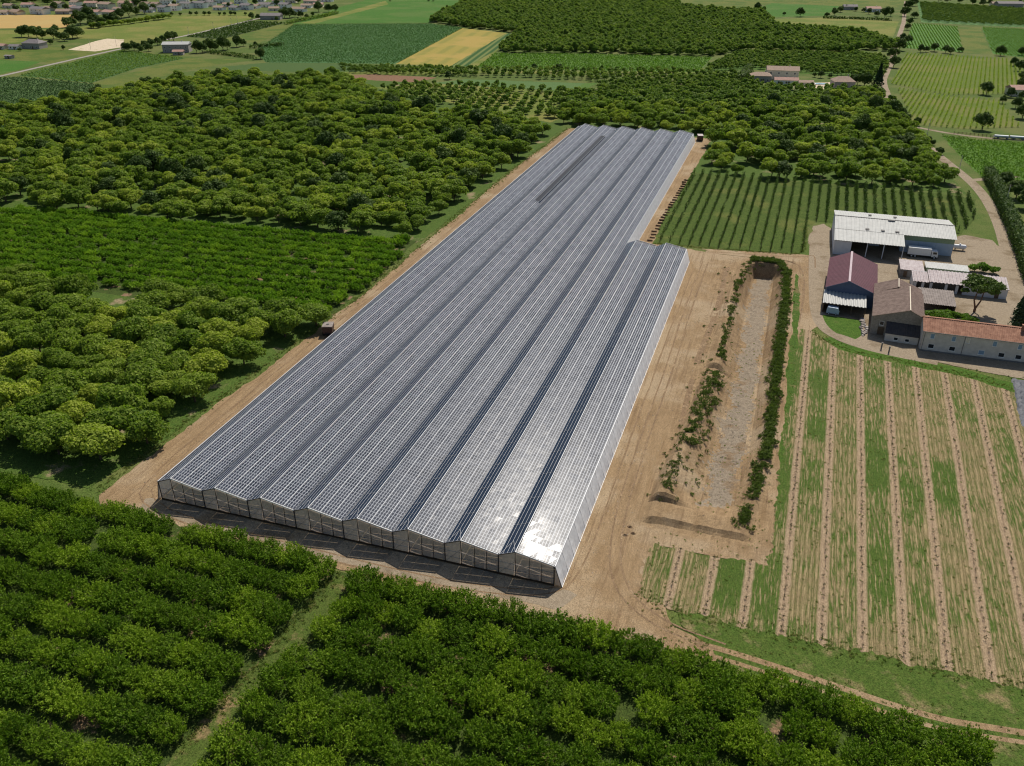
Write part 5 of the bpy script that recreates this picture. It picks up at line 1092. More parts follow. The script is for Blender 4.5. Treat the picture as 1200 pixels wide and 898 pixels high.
solo(BUSH, (165.0, 121.8), .4, 'small yellow green shrub peeping over the farmhouse ridge', None, 'shrub', 'shrub')
# umbrella pine
def pine():
    e = empty('umbrella_pine', (159.2, 143.1, 0), 0.4, 'umbrella pine with forked trunk and flat dark crown in the farmyard', 'pine tree')
    m = MB(); m.cyl((0, 0, -.1), (0, 0, 1.0), .38, .33, 8); m.cyl((0, 0, 1), (-.9, 0.1, 3.6), .27, .2, 7); m.cyl((-.9, .1, 3.6), (-.5, 0, 6.8), .2, .12, 7); m.cyl((0, 0, 1), (1.0, -.1, 3.4), .26, .2, 7); m.cyl((1, -.1, 3.4), (1.4, .1, 6.8), .2, .1, 7)
    for a in range(7): m.cyl((.3*math.cos(a), .3*math.sin(a), 5.6), (3.2*math.cos(a*.9), 3.2*math.sin(a*.9), 7.3), .1, .05, 5, False)
    m.build('trunk', plain('pine_bark', (0.16, 0.10, 0.07), .95, .1, 0, .3, 5), e)
    r = np.random.default_rng(4); q = [crown_quads(r, 3200, .36, 5.0, 4.2, 5.9, 18, (.30, .44))]
    q.append(crown_quads(r, 350, .34, 1.7, 1.6, 5.2, 6)+np.array([3.6, -.4, 0.2])); q.append(crown_quads(r, 250, .34, 1.4, 1.4, 5.8, 6)+np.array([-3.9, .3, 0]))
    link('crown', quads_mesh('crown', np.concatenate(q)), M['oak'], e)
pine()
# ================================================================== BUILDINGS
NEARZ[0] = False
def tilemat(name, c1, c2, ang=0.0, period=0.9):
    t = NT(name); p = t.pos(); o = t.xyz(p)
    n = t.noise(p, 0.9, 5, 0.7); f = t.noise(p, 5.0, 3, 0.7)
    col = t.mix(t.ramp(n, 0.32, 0.68), c1, c2)
    col = t.mix(0.5, col, t.mix(t.ramp(f, 0.25, 0.75), (0.3, 0.3, 0.3), (0.85, 0.85, 0.85)), 'OVERLAY')
    return t.end(t.bsdf(col, 0.85, 0.2))
W = {}
W['white_roof'] = plain('white_roof_sheet', (0.43, 0.43, 0.405), 0.6, 0.25, 0, 0.12, 0.5)
W['white_wall'] = plain('white_wall_sheet', (0.55, 0.57, 0.6), 0.6, 0.3, 0, 0.08, 0.6)
W['blue_wall'] = plain('pale_blue_sheet', (0.38, 0.46, 0.56), 0.55, 0.3, 0, 0.08, 0.6)
W['green_band'] = plain('green_beam', (0.26, 0.34, 0.22), 0.6, 0.3)
W['maroon'] = plain('maroon_roof', (0.10, 0.034, 0.046), 0.6, 0.2, 0, 0.14, 0.5)
W['pinkcap'] = plain('pink_ridge', (0.40, 0.31, 0.33), 0.6, 0.3)
W['barn_shade'] = plain('gable_shade_blue', (0.10, 0.13, 0.20), 0.7, 0.2)  # shade on the barn front put into the colour as dark blue
W['greywall'] = plain('grey_wall', (0.19, 0.18, 0.17), 0.9, 0.1, 0, 0.25, 1.2)
W['stone'] = plain('stone_wall', (0.30, 0.26, 0.215), 0.95, 0.1, 0, 0.3, 1.6, 0.05)
W['stone_roof'] = tilemat('stone_barn_tiles', (0.15, 0.105, 0.085), (0.265, 0.195, 0.16))
W['darkroof'] = tilemat('old_dark_tiles', (0.05, 0.045, 0.045), (0.09, 0.075, 0.07))
W['render'] = plain('beige_render', (0.58, 0.53, 0.47), 0.92, 0.1, 0, 0.14, 0.8)
W['terracotta'] = tilemat('terracotta_tiles', (0.20, 0.095, 0.06), (0.38, 0.205, 0.135))
W['pinksheet'] = tilemat('faded_pink_sheet', (0.33, 0.275, 0.27), (0.50, 0.45, 0.44))
W['fibro'] = tilemat('grey_fibre_sheet', (0.16, 0.135, 0.12), (0.30, 0.26, 0.235))
W['glass'] = plain('window_glass', (0.02, 0.025, 0.03), 0.12, 0.5)
W['shutter'] = plain('blue_shutter', (0.22, 0.32, 0.42), 0.6, 0.3)
W['wood'] = plain('weathered_wood', (0.13, 0.09, 0.06), 0.9, 0.1, 0, 0.25, 3)
W['tan_roof'] = tilemat('tan_tiles', (0.24, 0.17, 0.125), (0.36, 0.265, 0.20))
W['pink_roof'] = tilemat('pink_tiles', (0.32, 0.185, 0.145), (0.44, 0.28, 0.225))
W['grey_roof'] = tilemat('grey_tiles', (0.14, 0.125, 0.125), (0.24, 0.215, 0.21))
W['cream'] = plain('cream_wall', (0.70, 0.62, 0.50), 0.9, 0.1)
W['pale'] = plain('pale_wall', (0.80, 0.78, 0.74), 0.9, 0.1)
W['greyhouse'] = plain('greyish_wall', (0.34, 0.31, 0.29), 0.9, 0.1)
W['black'] = plain('black_rubber', (0.015, 0.015, 0.016), 0.8, 0.2)
W['vanwhite'] = plain('vehicle_white', (0.7, 0.71, 0.73), 0.3, 0.5, 0, 0.03)
W['rust'] = plain('rusty_brown', (0.095, 0.06, 0.048), 0.8, 0.2, 0, 0.3, 3)

def wall_box(x0, x1, y0, y1, z1, m=None): return (m or MB()).box(x0, x1, y0, y1, -0.05, z1)
def win(e, x, z, y, w=0.9, h=1.2, glass='glass', shut=False, face='y'):
    """window in a wall facing -y at depth y: frame, recessed pane, sill"""
    f = MB(); t = 0.07
    f.box(x-w/2-t, x-w/2, y-0.05, y+0.02, z-h/2-t, z+h/2+t); f.box(x+w/2, x+w/2+t, y-0.05, y+0.02, z-h/2-t, z+h/2+t); f.box(x-w/2, x+w/2, y-0.05, y+0.02, z+h/2, z+h/2+t); f.box(x-w/2, x+w/2, y-0.05, y+0.02, z-h/2-t, z-h/2)
    o = f.build('window', W['pale'], e); MB().box(x-w/2, x+w/2, y-0.012, y+0.02, z-h/2, z+h/2).build('pane', W[glass], o)
    MB().box(x-w/2-.12, x+w/2+.12, y-0.14, y-0.002, z-h/2-t-0.07, z-h/2-t-0.005).build('sill', W['pale'], o)
    return o

# --- large open shed with the pale metal roof
def shed():
    e = empty('open_shed', (140, 194, 0), 0, 'large open farm shed with pale metal roof and parked truck', 'shed')
    X0, XM, X1 = -18.1, 3.0, 18.6; YF, YW, YR, YB = -14.6, -4.6, 4.0, 15.5; ZR = 7.7
    zf = lambda y: ZR-(YR-y)*0.144
    m = MB().corr((X0-.3, YF, zf(YF)), (XM, YF, zf(YF)), (XM, YR, ZR), (X0-.3, YR, ZR), 26, .07); m.corr((XM, YW-1.7, zf(YW-1.7)), (X1+.3, YW-1.7, zf(YW-1.7)), (X1+.3, YR, ZR), (XM, YR, ZR), 19, .07)
    r = m.build('roof', W['white_roof'], e)
    MB().corr((X0-.3, YR, ZR), (X1+.3, YR, ZR), (X1+.3, YB, 6.1), (X0-.3, YB, 6.1), 45, .07).build('roof_back', W['white_roof'], e)
    MB().bar((X0-.35, YR, ZR+.09), (X1+.35, YR, ZR+.09), .5, .07).build('ridge_cap', W['greywall'], r)
    MB().bar((X0-.3, YF+8.4, zf(YF+8.4)+.09), (XM, YF+8.4, zf(YF+8.4)+.09), .12, .03).build('sheet_joint', W['greywall'], r)
    MB().bar((-1.6, YR-1.0, ZR+.14), (0.6, YR-1.0, ZR+.14), .6, .25).build('vent', W['greywall'], r)
    for x in (-8.2, -3.4, 1.0): MB().box(x-.6, x+.6, YF+9.2, YF+10.6, zf(YF+9.9)+.08, zf(YF+9.9)+.2).build('skylight', W['greywall'], r)
    for x in (-7, 1): MB().box(x-.5, x+.5, YR+4, YR+5, ZR-.35, ZR-.1).build('skylight', W['greywall'], r)
    MB().box(X0, X1, YB-.5, YB-.35, -.05, 5.95).build('wall', W['white_wall'], e)
    m = MB(); m.quad((X0, YF+.6, 0), (X0, YB-.4, 0), (X0, YB-.4, 6.0), (X0, YR, ZR-.1), (X0, YF+.6, zf(YF+.6)-.1)); m.build('wall', W['white_wall'], e)
    m = MB(); m.quad((X1, YW, 0), (X1, YB-.4, 0), (X1, YB-.4, 6.0), (X1, YR, ZR-.1), (X1, YW, zf(YW)-.1)); m.build('wall', W['white_wall'], e)
    MB().box(X0+.02, X0+5.0, YF+.6, YF+.75, -.05, zf(YF+.6)-.1).build('wall', W['white_wall'], e)
    MB().box(X0+5.2, XM-.1, YB-5, YB-4.9, -.05, 5.4).build('wall', W['greywall'], e)
    MB().box(XM, X1, YW-.02, YW+.12, 4.1, zf(YW)-.1).build('beam', W['green_band'], e)
    for a, b in ((XM+.05, XM+5.1), (XM+5.15, XM+10.3), (XM+10.35, X1-.05)): MB().box(a, b, YW, YW+.1, -.05, 4.08).build('sliding_door', W['blue_wall'], e)
    MB().box(XM-.08, XM+.04, YW+.1, YB-5, -.05, 5.6).build('wall', W['blue_wall'], e)
    for x in (X0+5.1, X0+10.0, X0+15.0, XM-.3): MB().box(x-.13, x+.13, YF+.5, YF+.76, -.05, zf(YF+.5)-.1).build('post', W['white_wall'], e)
    MB().bar((X0, YF+.6, zf(YF)-.15), (XM, YF+.6, zf(YF)-.15), .15, .3).build('beam', W['greywall'], e)
    m = MB(); m.box(-6.5, -3.2, -1.5, 2.5, -.02, 2.6); m.build('stored_crate', W['blue_wall'], e)
shed()
def barn_maroon():
    e = empty('maroon_barn', (119.2, 137.0, 0), R(-3.0), 'barn with maroon metal roof and pink ridge cap', 'barn')
    w, d, he, zr, xr = 13.0, 25.0, 5.0, 7.5, 5.6
    r = MB().corr((-.4, -.5, he-.15), (-.4, d+.3, he-.15), (xr, d+.3, zr), (xr, -.5, zr), 24, .05).corr((w+.5, -.5, he-.55), (w+.5, d+.3, he-.55), (xr, d+.3, zr), (xr, -.5, zr), 24, .05).build('roof', W['maroon'], e)
    MB().bar((xr, -.55, zr+.1), (xr, d+.35, zr+.1), .6, .08).build('ridge_cap', W['pinkcap'], r)
    for y, c in ((0, 'barn_shade'), (d, 'greywall')):
        m = MB(); m.quad((0, y, -.05), (w, y, -.05), (w, y, he-.55), (xr, y, zr-.15), (0, y, he-.15)); m.build('gable_wall', W[c], e)
    MB().box(0, .15, .05, d-.05, -.05, he-.25).build('wall', W['greywall'], e); MB().box(w-.15, w, .05, d-.05, -.05, he-.7).build('wall', W['greywall'], e)
    MB().bar((-.4, -.5, he-.2), (xr, -.5, zr-.05), .06, .22).build('barge_board', W['barn_shade'], e); MB().bar((w+.5, -.5, he-.6), (xr, -.5, zr-.05), .06, .22).build('barge_board', W['barn_shade'], e)
barn_maroon()
def leanto():
    e = empty('open_leanto', (118.6, 129.6, 0), R(-2.0), 'open lean-to with white ribbed roof before the maroon barn', 'lean-to')
    w, d = 11.2, 8.2
    MB().corr((-.2, 0, 2.95), (w, 0, 2.95), (w, d, 3.75), (-.2, d, 3.75), 12, .17).build('roof', W['white_roof'], e)
    for x in (.1, 3.8, 7.5, w-.2): MB().box(x-.1, x+.1, .1, .3, -.05, 2.9).build('post', W['wood'], e)
    MB().bar((-.1, .2, 2.85), (w, .2, 2.85), .14, .2).build('beam', W['wood'], e)
    MB().box(-.02, .1, .4, d-.7, -.05, 2.8).build('wall', W['wood'], e); MB().box(.2, w-.2, d-.9, d-.75, -.05, 3.4).build('back_wall', W['greywall'], e)
leanto()
def barn_stone():
    e = empty('stone_barn', (130.8, 119.2, 0), R(-4.0), 'old stone barn with brown tiled roof beside the long farmhouse', 'barn')
    w, d, d2 = 11.6, 17.0, 23.5; zl, zr, zq, xr, xr2 = 5.3, 8.15, 6.7, 8.3, 5.6
    r = MB().corr((-.4, -.4, zl-.1), (-.4, d, zl-.1), (xr, d, zr), (xr, -.4, zr), 28, .07).corr((w+.4, -.4, zq-.25), (w+.4, d, zq-.25), (xr, d, zr), (xr, -.4, zr), 28, .07).build('roof', W['stone_roof'], e)
    r2 = MB().corr((-.4, d, zl-.15), (-.4, d2+.3, zl-.15), (xr2, d2+.3, 7.55), (xr2, d, 7.55), 11, .07).corr((w+.4, d, 5.2), (w+.4, d2+.3, 5.2), (xr2, d2+.3, 7.55), (xr2, d, 7.55), 11, .07).build('roof', W['stone_roof'], e)
    MB().bar((xr, -.42, zr+.08), (xr, d, zr+.08), .22, .1).build('ridge_tiles', W['cream'], r); MB().bar((xr2, d+.1, 7.65), (xr2, d2+.3, 7.65), .2, .1).build('ridge_tiles', W['cream'], r2)
    m = MB(); m.quad((0, 0, -.05), (w, 0, -.05), (w, 0, zq-.2), (xr, 0, zr-.12), (0, 0, zl-.1)); m.build('gable_wall', W['stone'], e)
    m = MB(); m.quad((0, d-.02, 4.8), (w, d-.02, 4.8), (w, d-.02, zq-.2), (xr, d-.02, zr-.12), (0, d-.02, zl-.1)); m.build('gable_wall', W['stone'], e)
    m = MB(); m.quad((0, d2, -.05), (w, d2, -.05), (w, d2, 5.2), (xr2, d2, 7.4), (0, d2, zl-.1)); m.build('gable_wall', W['stone'], e)
    MB().box(-.02, .3, .05, d2-.05, -.05, zl-.25).build('wall', W['stone'], e); MB().box(w-.3, w+.02, .05, d2-.05, -.05, 5.1).build('wall', W['stone'], e); MB().box(w-.28, w, .05, d-.05, 5.1, zq-.3).build('wall', W['stone'], e)
    win(e, 2.3, 3.4, 0, .9, 1.0); MB().box(1.6, 3.2, -.06, .05, 0, 2.3).build('door', W['wood'], e)
    lr = MB().corr((3.4, -3.6, 2.25), (w, -3.6, 2.25), (w, 0.0, 4.15), (3.4, 0.0, 4.15), 14, .06).build('leanto_roof', W['darkroof'], e)
    MB().box(3.6, w-.1, -3.3, -3.1, -.05, 2.25).build('leanto_wall', W['render'], e)
    for x in (6.2, 8.9): win(e, x, 1.0, -3.3, .9, .7)
    m = MB(); m.quad((3.6, -3.1, 0), (3.6, 0, 0), (3.6, 0, 4.0), (3.6, -3.1, 2.25)); m.build('leanto_wall', W['render'], e)
barn_stone()
def long_house():
    e = empty('farmhouse', (142.3, 112.3, 0), 0, 'long two storey beige farmhouse with red tiled roof', 'house')
    w, d, he, zr = 31.0, 9.6, 5.65, 7.35
    r = MB().corr((-.25, -.35, he-.1), (w, -.35, he-.1), (w, d/2, zr), (-.25, d/2, zr), 78, .06).corr((-.25, d+.35, he-.1), (w, d+.35, he-.1), (w, d/2, zr), (-.25, d/2, zr), 78, .06).build('roof', W['terracotta'], e)
    MB().bar((-.25, d/2, zr+.07), (w, d/2, zr+.07), .28, .12).build('ridge_tiles', W['terracotta'], r)
    c = MB().box(22.2, 22.9, d/2-1.0, d/2-.4, 6.6, 8.5).box(22.1, 23.0, d/2-1.1, d/2-.3, 8.5, 8.62).build('chimney', W['terracotta'], r)
    MB().box(0, w, 0, .35, -.05, he-.2).build('wall', W['render'], e); MB().box(0, w, d-.35, d, -.05, he-.2).build('wall', W['render'], e)
    for x in (0, w):
        m = MB(); m.quad((x, .02, -.05), (x, d-.02, -.05), (x, d-.02, he-.2), (x, d/2, zr-.12), (x, .02, he-.2)); m.build('gable_wall', W['render'], e)
    MB().box(-.03, w+.02, -.05, 0, -.05, .45).build('plinth', W['greywall'], e)
    MB().bar((-.2, -.42, he-.12), (w, -.42, he-.12), .14, .12).build('gutter', W['greywall'], e); MB().bar((.35, -.08, 0), (.35, -.08, he-.2), .1).build('downpipe', W['greywall'], e); MB().bar((9.6, -.08, 0), (9.6, -.08, he-.2), .1).build('downpipe', W['greywall'], e)
    for x, s in ((2.2, 'shutter'), (7.1, 'shutter'), (10.3, 'cream'), (16.4, 'shutter'), (22.0, 'shutter'), (27, 'shutter')): win(e, x, 4.35, 0, .85, 1.25, s)
    for x, s in ((2.4, 'glass'), (7.3, 'glass'), (14.0, 'shutter'), (18.5, 'glass'), (22.3, 'glass'), (27.5, 'glass')): win(e, x, 1.6, 0, 1.25, 1.05, s)
long_house()
def garage():
    e = empty('garage_row', (144.0, 155.4, 0), 0, 'long low garage with faded pink ribbed roof by the umbrella pine', 'garage')
    MB().corr((4.2, -.5, 3.1), (25.4, -.5, 3.1), (25.6, 7.6, 4.0), (4.2, 7.6, 4.0), 21, .15).build('roof', W['pinksheet'], e)
    MB().corr((-.2, -.3, 2.75), (4.2, -.3, 2.75), (4.2, 6.6, 3.5), (-.2, 6.6, 3.5), 5, .15).build('roof', W['pinksheet'], e)
    MB().box(0, 25.2, 7.1, 7.3, -.05, 3.4).build('back_wall', W['white_wall'], e); MB().box(25.0, 25.2, .1, 7.05, -.05, 3.1).build('wall', W['white_wall'], e); MB().box(-.02, .15, .1, 6.3, -.05, 2.75).build('wall', W['white_wall'], e)
    for x in (.2, 2.3, 4.5, 8.6, 11.5): MB().box(x, x+.75, 0, .3, -.05, 2.7).build('pier', W['white_wall'], e)
    MB().box(13.5, 25.0, 0, .2, -.05, 2.95).build('wall', W['white_wall'], e); MB().box(.4, 13, 3.2, 3.3, -.05, 2.7).build('partition', W['greywall'], e)
    MB().box(22.0, 23.1, -.04, .05, 0, 2.1).build('door', W['wood'], e); win(e, 18.5, 1.7, 0, 1.0, .8)
garage()
def small_shed():
    e = empty('block_shed', (141.3, 165.2, 0), 0, 'small flat grey block shed between the barns and the truck', 'shed')
    MB().corr((-.2, -.3, 2.55), (6.6, -.3, 2.55), (6.6, 8.0, 2.95), (-.2, 8.0, 2.95), 9, .05).build('roof', W['pinksheet'], e)
    MB().box(0, 3.0, 0, 7.7, -.05, 2.5).build('wall', W['greywall'], e); MB().box(3.05, 6.4, 4.5, 7.7, -.05, 2.55).build('wall', W['greywall'], e)
    MB().box(.9, 1.9, -.05, .05, 0, 2.0).build('door', W['wood'], e); MB().box(6.1, 6.3, .1, .3, -.05, 2.5).build('post', W['wood'], e)
small_shed()
def store():
    e = empty('low_store', (148.8, 169.0, 0), 0, 'low white roofed store with greenish wall behind the garages', 'store')
    MB().corr((-.2, -.3, 2.6), (12.0, -.3, 2.6), (12.0, 4.6, 2.85), (-.2, 4.6, 2.85), 16, .05).build('roof', W['white_roof'], e)
    MB().box(0, 11.8, 0, 4.3, -.05, 2.5).build('wall', W['green_band'], e)
    for x in (2.0, 5.4, 8.8): MB().box(x, x+1.4, -.05, .02, 0, 2.1).build('door', W['white_wall'], e)
store()
def fibre_shelter():
    e = empty('open_shelter', (145.0, 138.8, 0), 0, 'open shelter with brown grey corrugated roof beside the stone barn', 'shelter')
    MB().corr((0, 0, 2.55), (8.6, 0, 2.55), (8.9, 10.4, 3.2), (-.5, 10.4, 3.2), 14, .1).build('roof', W['fibro'], e)
    for x in (.2, 4.2, 8.3): MB().box(x-.1, x+.1, .1, .3, -.05, 2.5).build('post', W['wood'], e)
    MB().box(.1, 8.5, 10.0, 10.2, -.05, 3.1).build('back_wall', W['greywall'], e); MB().box(8.5, 8.7, 1.0, 9.9, -.05, 2.6).build('wall', W['greywall'], e)
fibre_shelter()
def truck():
    e = empty('box_truck', (144.9, 184.8, 0), 0, 'white box truck parked under the pale shed roof', 'truck')
    MB().box(0, 6.9, 0, 2.4, .95, 3.25).build('cargo_box', W['vanwhite'], e); MB().box(.1, 9.0, .4, 2.0, .6, .93).build('chassis', W['black'], e)
    c = MB(); c.prism([(7.1, .7), (9.0, .7), (9.05, 1.6), (8.75, 2.55), (7.1, 2.6)], .05, 2.35); cab = c.build('cab', W['vanwhite'], e)
    m = MB(); m.prism([(8.99, 1.66), (9.07, 1.66), (8.8, 2.45), (8.72, 2.45)], .2, 2.2); m.build('windscreen', W['glass'], cab)
    for y in (.03, 2.345): MB().box(7.5, 8.6, y, y+.025, 1.65, 2.35).build('side_window', W['glass'], cab)
    for x in (1.3, 2.4, 8.1):
        for y in (.05, 2.1):
            o = MB().cyl((x, y, .5), (x, y+.28, .5), .5, None, 14).build('wheel', W['black'], e); MB().cyl((x, y-.012, .5), (x, y+.29, .5), .26, None, 10).build('rim', W['white_wall'], o)
    MB().box(9.05, 9.12, .2, 2.2, .55, .85).build('bumper', W['greywall'], e)
truck()
def trailer():
    e = empty('caravan', (119.7, 128.6, 0), R(-6), 'small pale blue van body parked under the white lean-to', 'van')
    m = MB(); m.prism([(0, .5), (3.3, .5), (3.35, 1.4), (2.9, 2.2), (.2, 2.25), (0, 1.6)], 0, 1.9); m.build('body', W['blue_wall'], e)
    m = MB(); m.prism([(3.3, 1.42), (3.4, 1.42), (2.97, 2.14), (2.87, 2.14)], .2, 1.7); m.build('windscreen', W['glass'], e)
    for x in (.7, 2.6):
        for y in (-.02, 1.72): o = MB().cyl((x, y, .34), (x, y+.2, .34), .34, None, 12).build('wheel', W['black'], e); MB().cyl((x, y-.01, .34), (x, y+.21, .34), .18, None, 8).build('rim', W['white_wall'], o)
trailer()
def tank():
    e = empty('gas_tank', (161.8, 196.6, 0), 0, 'white horizontal tank on legs beside the large shed', 'tank')
    m = MB(); m.cyl((-1.7, 0, 1.3), (1.7, 0, 1.3), .75, None, 16); m.cyl((1.7, 0, 1.3), (2.0, 0, 1.3), .75, .4, 16); m.cyl((-1.7, 0, 1.3), (-2.0, 0, 1.3), .75, .4, 16); m.build('vessel', W['vanwhite'], e)
    MB().cyl((0, 0, 2.0), (0, 0, 2.3), .32, .28, 10).build('dome', W['vanwhite'], e)
    for x in (-1.2, 1.2):
        for y in (-.45, .45): MB().box(x-.08, x+.08, y-.08, y+.08, -.05, .85).build('leg', W['greywall'], e)
tank()
for i, (x, y) in enumerate([(133.1, 110.1), (134.8, 108.4)]):
    e = empty('gate_post', (x, y, 0), 0, 'dark gate post with cap %s the barn at the farm entrance' % ('nearer' if i == 0 else 'further from'), 'gate post')
    MB().box(-.16, .16, -.16, .16, -.05, 1.7).build('shaft', W['greywall'], e); MB().box(-.22, .22, -.22, .22, 1.7, 1.82).build('cap', W['greywall'], e)
def rumpled(name, pts_fn, mat, label, cat):
    v, f = pts_fn(); o = link(name, pydata(name, v, f), mat); tag(o, label, cat); return o
def tarp():
    r = np.random.default_rng(2); n, k = 26, 12; v = []; f = []
    for j in range(n+1):
        for i in range(k+1):
            t, s = j/n, i/k; x = 159.6+2.2*t+s*6; y = 79+24*t; h = math.sin(s*math.pi)**.5*math.sin(min(1, max(0, t))*math.pi)**.4*.7
            v.append((x+r.normal(0, .1), y+r.normal(0, .15), max(.02, h*r.uniform(.5, 1.2)) if 0 < i < k and 0 < j < n else .0))
    for j in range(n):
        for i in range(k): a = j*(k+1)+i; f.append((a, a+1, a+k+2, a+k+1))
    return v, f
rumpled('tarpaulin', tarp, plain('grey_plastic', (0.085, 0.09, 0.105), 0.6, .2, 0, .45, 2.0), 'crumpled grey plastic sheet spread at the field edge', 'tarpaulin')
rb = np.random.default_rng(6)
for i in range(26):
    y = 117+12*i/26; m = MB(); a, b, c = rb.uniform(.2, .5, 3); m.box(-a, a, -b, b, 0, c)
    m.v = [(x+rb.normal(0, .07), yy+rb.normal(0, .07), z*rb.uniform(.7, 1.2)) for x, yy, z in m.v]
    o = m.build('rubble_block', W['fibro'] if i % 3 else W['greyhouse'], None, loc=(129.4+rb.normal(0, .5), y, .03), rot=(0, 0, rb.uniform(0, 3)))
    tag(o, 'pale rubble block dumped beside the stone barn wall', 'rubble', 'rubble beside the stone barn')

def tractor():
    e = empty('tank_trailer', (-5.6, 74.6, 0), R(20), 'small dark brown tank trailer with pale grey lid on the earth track', 'trailer')
    m = MB(); m.prism([(-1.15, .9), (1.15, .9), (1.3, 1.6), (1.3, 2.7), (-1.3, 2.7), (-1.3, 1.6)], -1.6, 1.6); m.build('tank', W['rust'], e)
    MB().box(-1.36, 1.36, -1.66, 1.66, 2.7, 2.86).build('lid', W['fibro'], e); MB().cyl((0, 0, 2.86), (0, 0, 3.02), .4, .36, 12).build('hatch', W['greywall'], e)
    MB().box(-.9, .9, -2.3, 1.8, .62, .88).build('chassis', W['black'], e); MB().bar((0, -2.2, .7), (0, -3.8, .5), .14).build('drawbar', W['black'], e); MB().box(-.9, .9, 1.65, 2.5, .9, 1.7).build('pump', W['black'], e)
    for x in (-1.5, 1.15):
        for y in (-.7, .7): o = MB().cyl((x, y, .5), (x+.35, y, .5), .5, None, 14).build('wheel', W['black'], e); MB().cyl((x-.01, y, .5), (x+.36, y, .5), .25, None, 10).build('rim', W['greywall'], o)
tractor()
def wagon():
    e = empty('farm_trailer', (60.6, 330.6, 0), R(12), 'brown box trailer parked at the far greenhouse corner', 'trailer')
    MB().box(-1.3, 1.3, -2.2, 2.2, .9, 2.7).build('box', W['rust'], e); MB().box(-1.35, 1.35, -2.25, 2.25, 2.7, 2.8).build('cover', W['pinksheet'], e); MB().bar((0, -2.2, .8), (0, -3.6, .6), .12).build('drawbar', W['black'], e)
    for x in (-1.35, 1.1):
        for y in (-.8, .8): o = MB().cyl((x, y, .45), (x+.25, y, .45), .45, None, 12).build('wheel', W['black'], e); MB().cyl((x-.01, y, .45), (x+.26, y, .45), .22, None, 8).build('rim', W['greywall'], o)
wagon()
# poles and the fence by the vineyard track
def pole(p, h, label, group=None):
    e = empty('utility_pole', (p[0], p[1], 0), 0, label, 'pole', group); MB().cyl((0, 0, -.1), (0, 0, h), .16, .10, 8).build('shaft', W['cream'], e); MB().bar((-.7, 0, h-.4), (.7, 0, h-.4), .12).build('crossarm', W['wood'], e)
    for x in (-.6, 0, .6): MB().cyl((x, 0, h-.34), (x, 0, h-.12), .06, .04, 6).build('insulator', W['greywall'], e)
pole((184.5, 253), 9.0, 'pale utility pole rising from the tall lane hedge')
pole((175.6, 308.7), 6.5, 'thin pole on the grass beside the lane')
pole((169.6, 380.7), 7.5, 'thin pole at the corner of the vineyard track')
for p in ((-468.8, 509.7), (-463.7, 534.5), (-450.2, 616.4), (-453.3, 659.5), (-458.7, 697.7), (-466.9, 720.5)): pole(p, 8.0, 'thin pole along the narrow white road', 'poles along the white road')
def fence():
    a, b = Vector((182.5, 385.0)), Vector((214.0, 381.3)); e = empty('post_fence', (a.x, a.y, 0), math.atan2(b.y-a.y, b.x-a.x), 'post and rail fence beside the vineyard gravel track', 'fence'); L = (b-a).length
    for i in range(18): x = L*i/17; MB().box(x-.1, x+.1, -.1, .1, -.05, 1.4).build('post', W['wood'], e)
    for z in (.6, 1.15): MB().box(0, L, -.14, -.1, z-.06, z+.06).build('rail', W['wood'], e)
fence()
def flatbed(p, rz, label):
    e = empty('flat_trailer', (p[0], p[1], 0), rz, label, 'trailer'); MB().box(-4.5, 4.5, -1.1, 1.1, .8, 1.05).build('deck', W['greywall'], e); MB().box(-3.8, 2.5, -.9, .9, 1.06, 1.7).build('load', W['white_wall'], e)
    for x in (-2, 2):
        for y in (-1.1, .85): o = MB().cyl((x, y, .42), (x, y+.25, .42), .42, None, 12).build('wheel', W['black'], e); MB().cyl((x, y-.01, .42), (x, y+.26, .42), .2, None, 8).build('rim', W['white_wall'], o)
flatbed((204.3, 381.1), R(-2), 'flat grey trailer parked by the vineyard fence'); flatbed((211.3, 381.4), R(2), 'flat trailer at the right edge by the vineyard fence')

# --- generic small house seen from afar: walls, roof, windows with panes
def house(p, w, d, h, rh, rz, wall, roof, label, group=None, hip=False, name='house', nwin=3, floors=1, chim=True, flat=False):
    e = empty(name, (p[0], p[1], 0), R(rz), label, 'house', group)
    MB().box(-w/2, w/2, -d/2, d/2, -.05, h).build('wall', W[wall], e)
    o_ = .45; m = MB(); i = w*.28 if hip else 0
    A, B, Cc, D = (-w/2-o_, -d/2-o_, h-.1), (w/2+o_, -d/2-o_, h-.1), (w/2+o_, d/2+o_, h-.1), (-w/2-o_, d/2+o_, h-.1); E, F = (-w/2-o_+i, 0, h+rh), (w/2+o_-i, 0, h+rh)
    m.quad(A, B, F, E); m.quad(Cc, D, E, F); m.quad(D, A, E); m.quad(B, Cc, F); m.quad(D, Cc, B, A)
    r = m.build('roof', W[roof], e)
    if chim: MB().box(w*.2, w*.2+.6, .3, .9, h+rh*.5, h+rh+.8).build('chimney', W[wall], r)
    for fl in range(floors):
        z = 1.5+2.7*fl
        if z+.6 > h: break
        for k in range(nwin):
            x = -w/2+w*(k+.5)/nwin; f = MB().box(x-.65, x+.65, -d/2-.06, -d/2+.02, z-.7, z+.7).build('window', W['pale' if wall != 'pale' else 'cream'], e)
            MB().box(x-.5, x+.5, -d/2-.085, -d/2-.061, z-.55, z+.55).build('pane', W['glass'], f)
    x = w*.1; dd = MB().box(x-.55, x+.55, -d/2-.07, -d/2+.02, 0, 2.1).build('door', W['wood'], e)
    return e
WALLC = ['pale', 'cream', 'greyhouse', 'pale', 'cream', 'pale']; ROOFC = ['tan_roof', 'pink_roof', 'grey_roof', 'tan_roof', 'pink_roof', 'grey_roof']
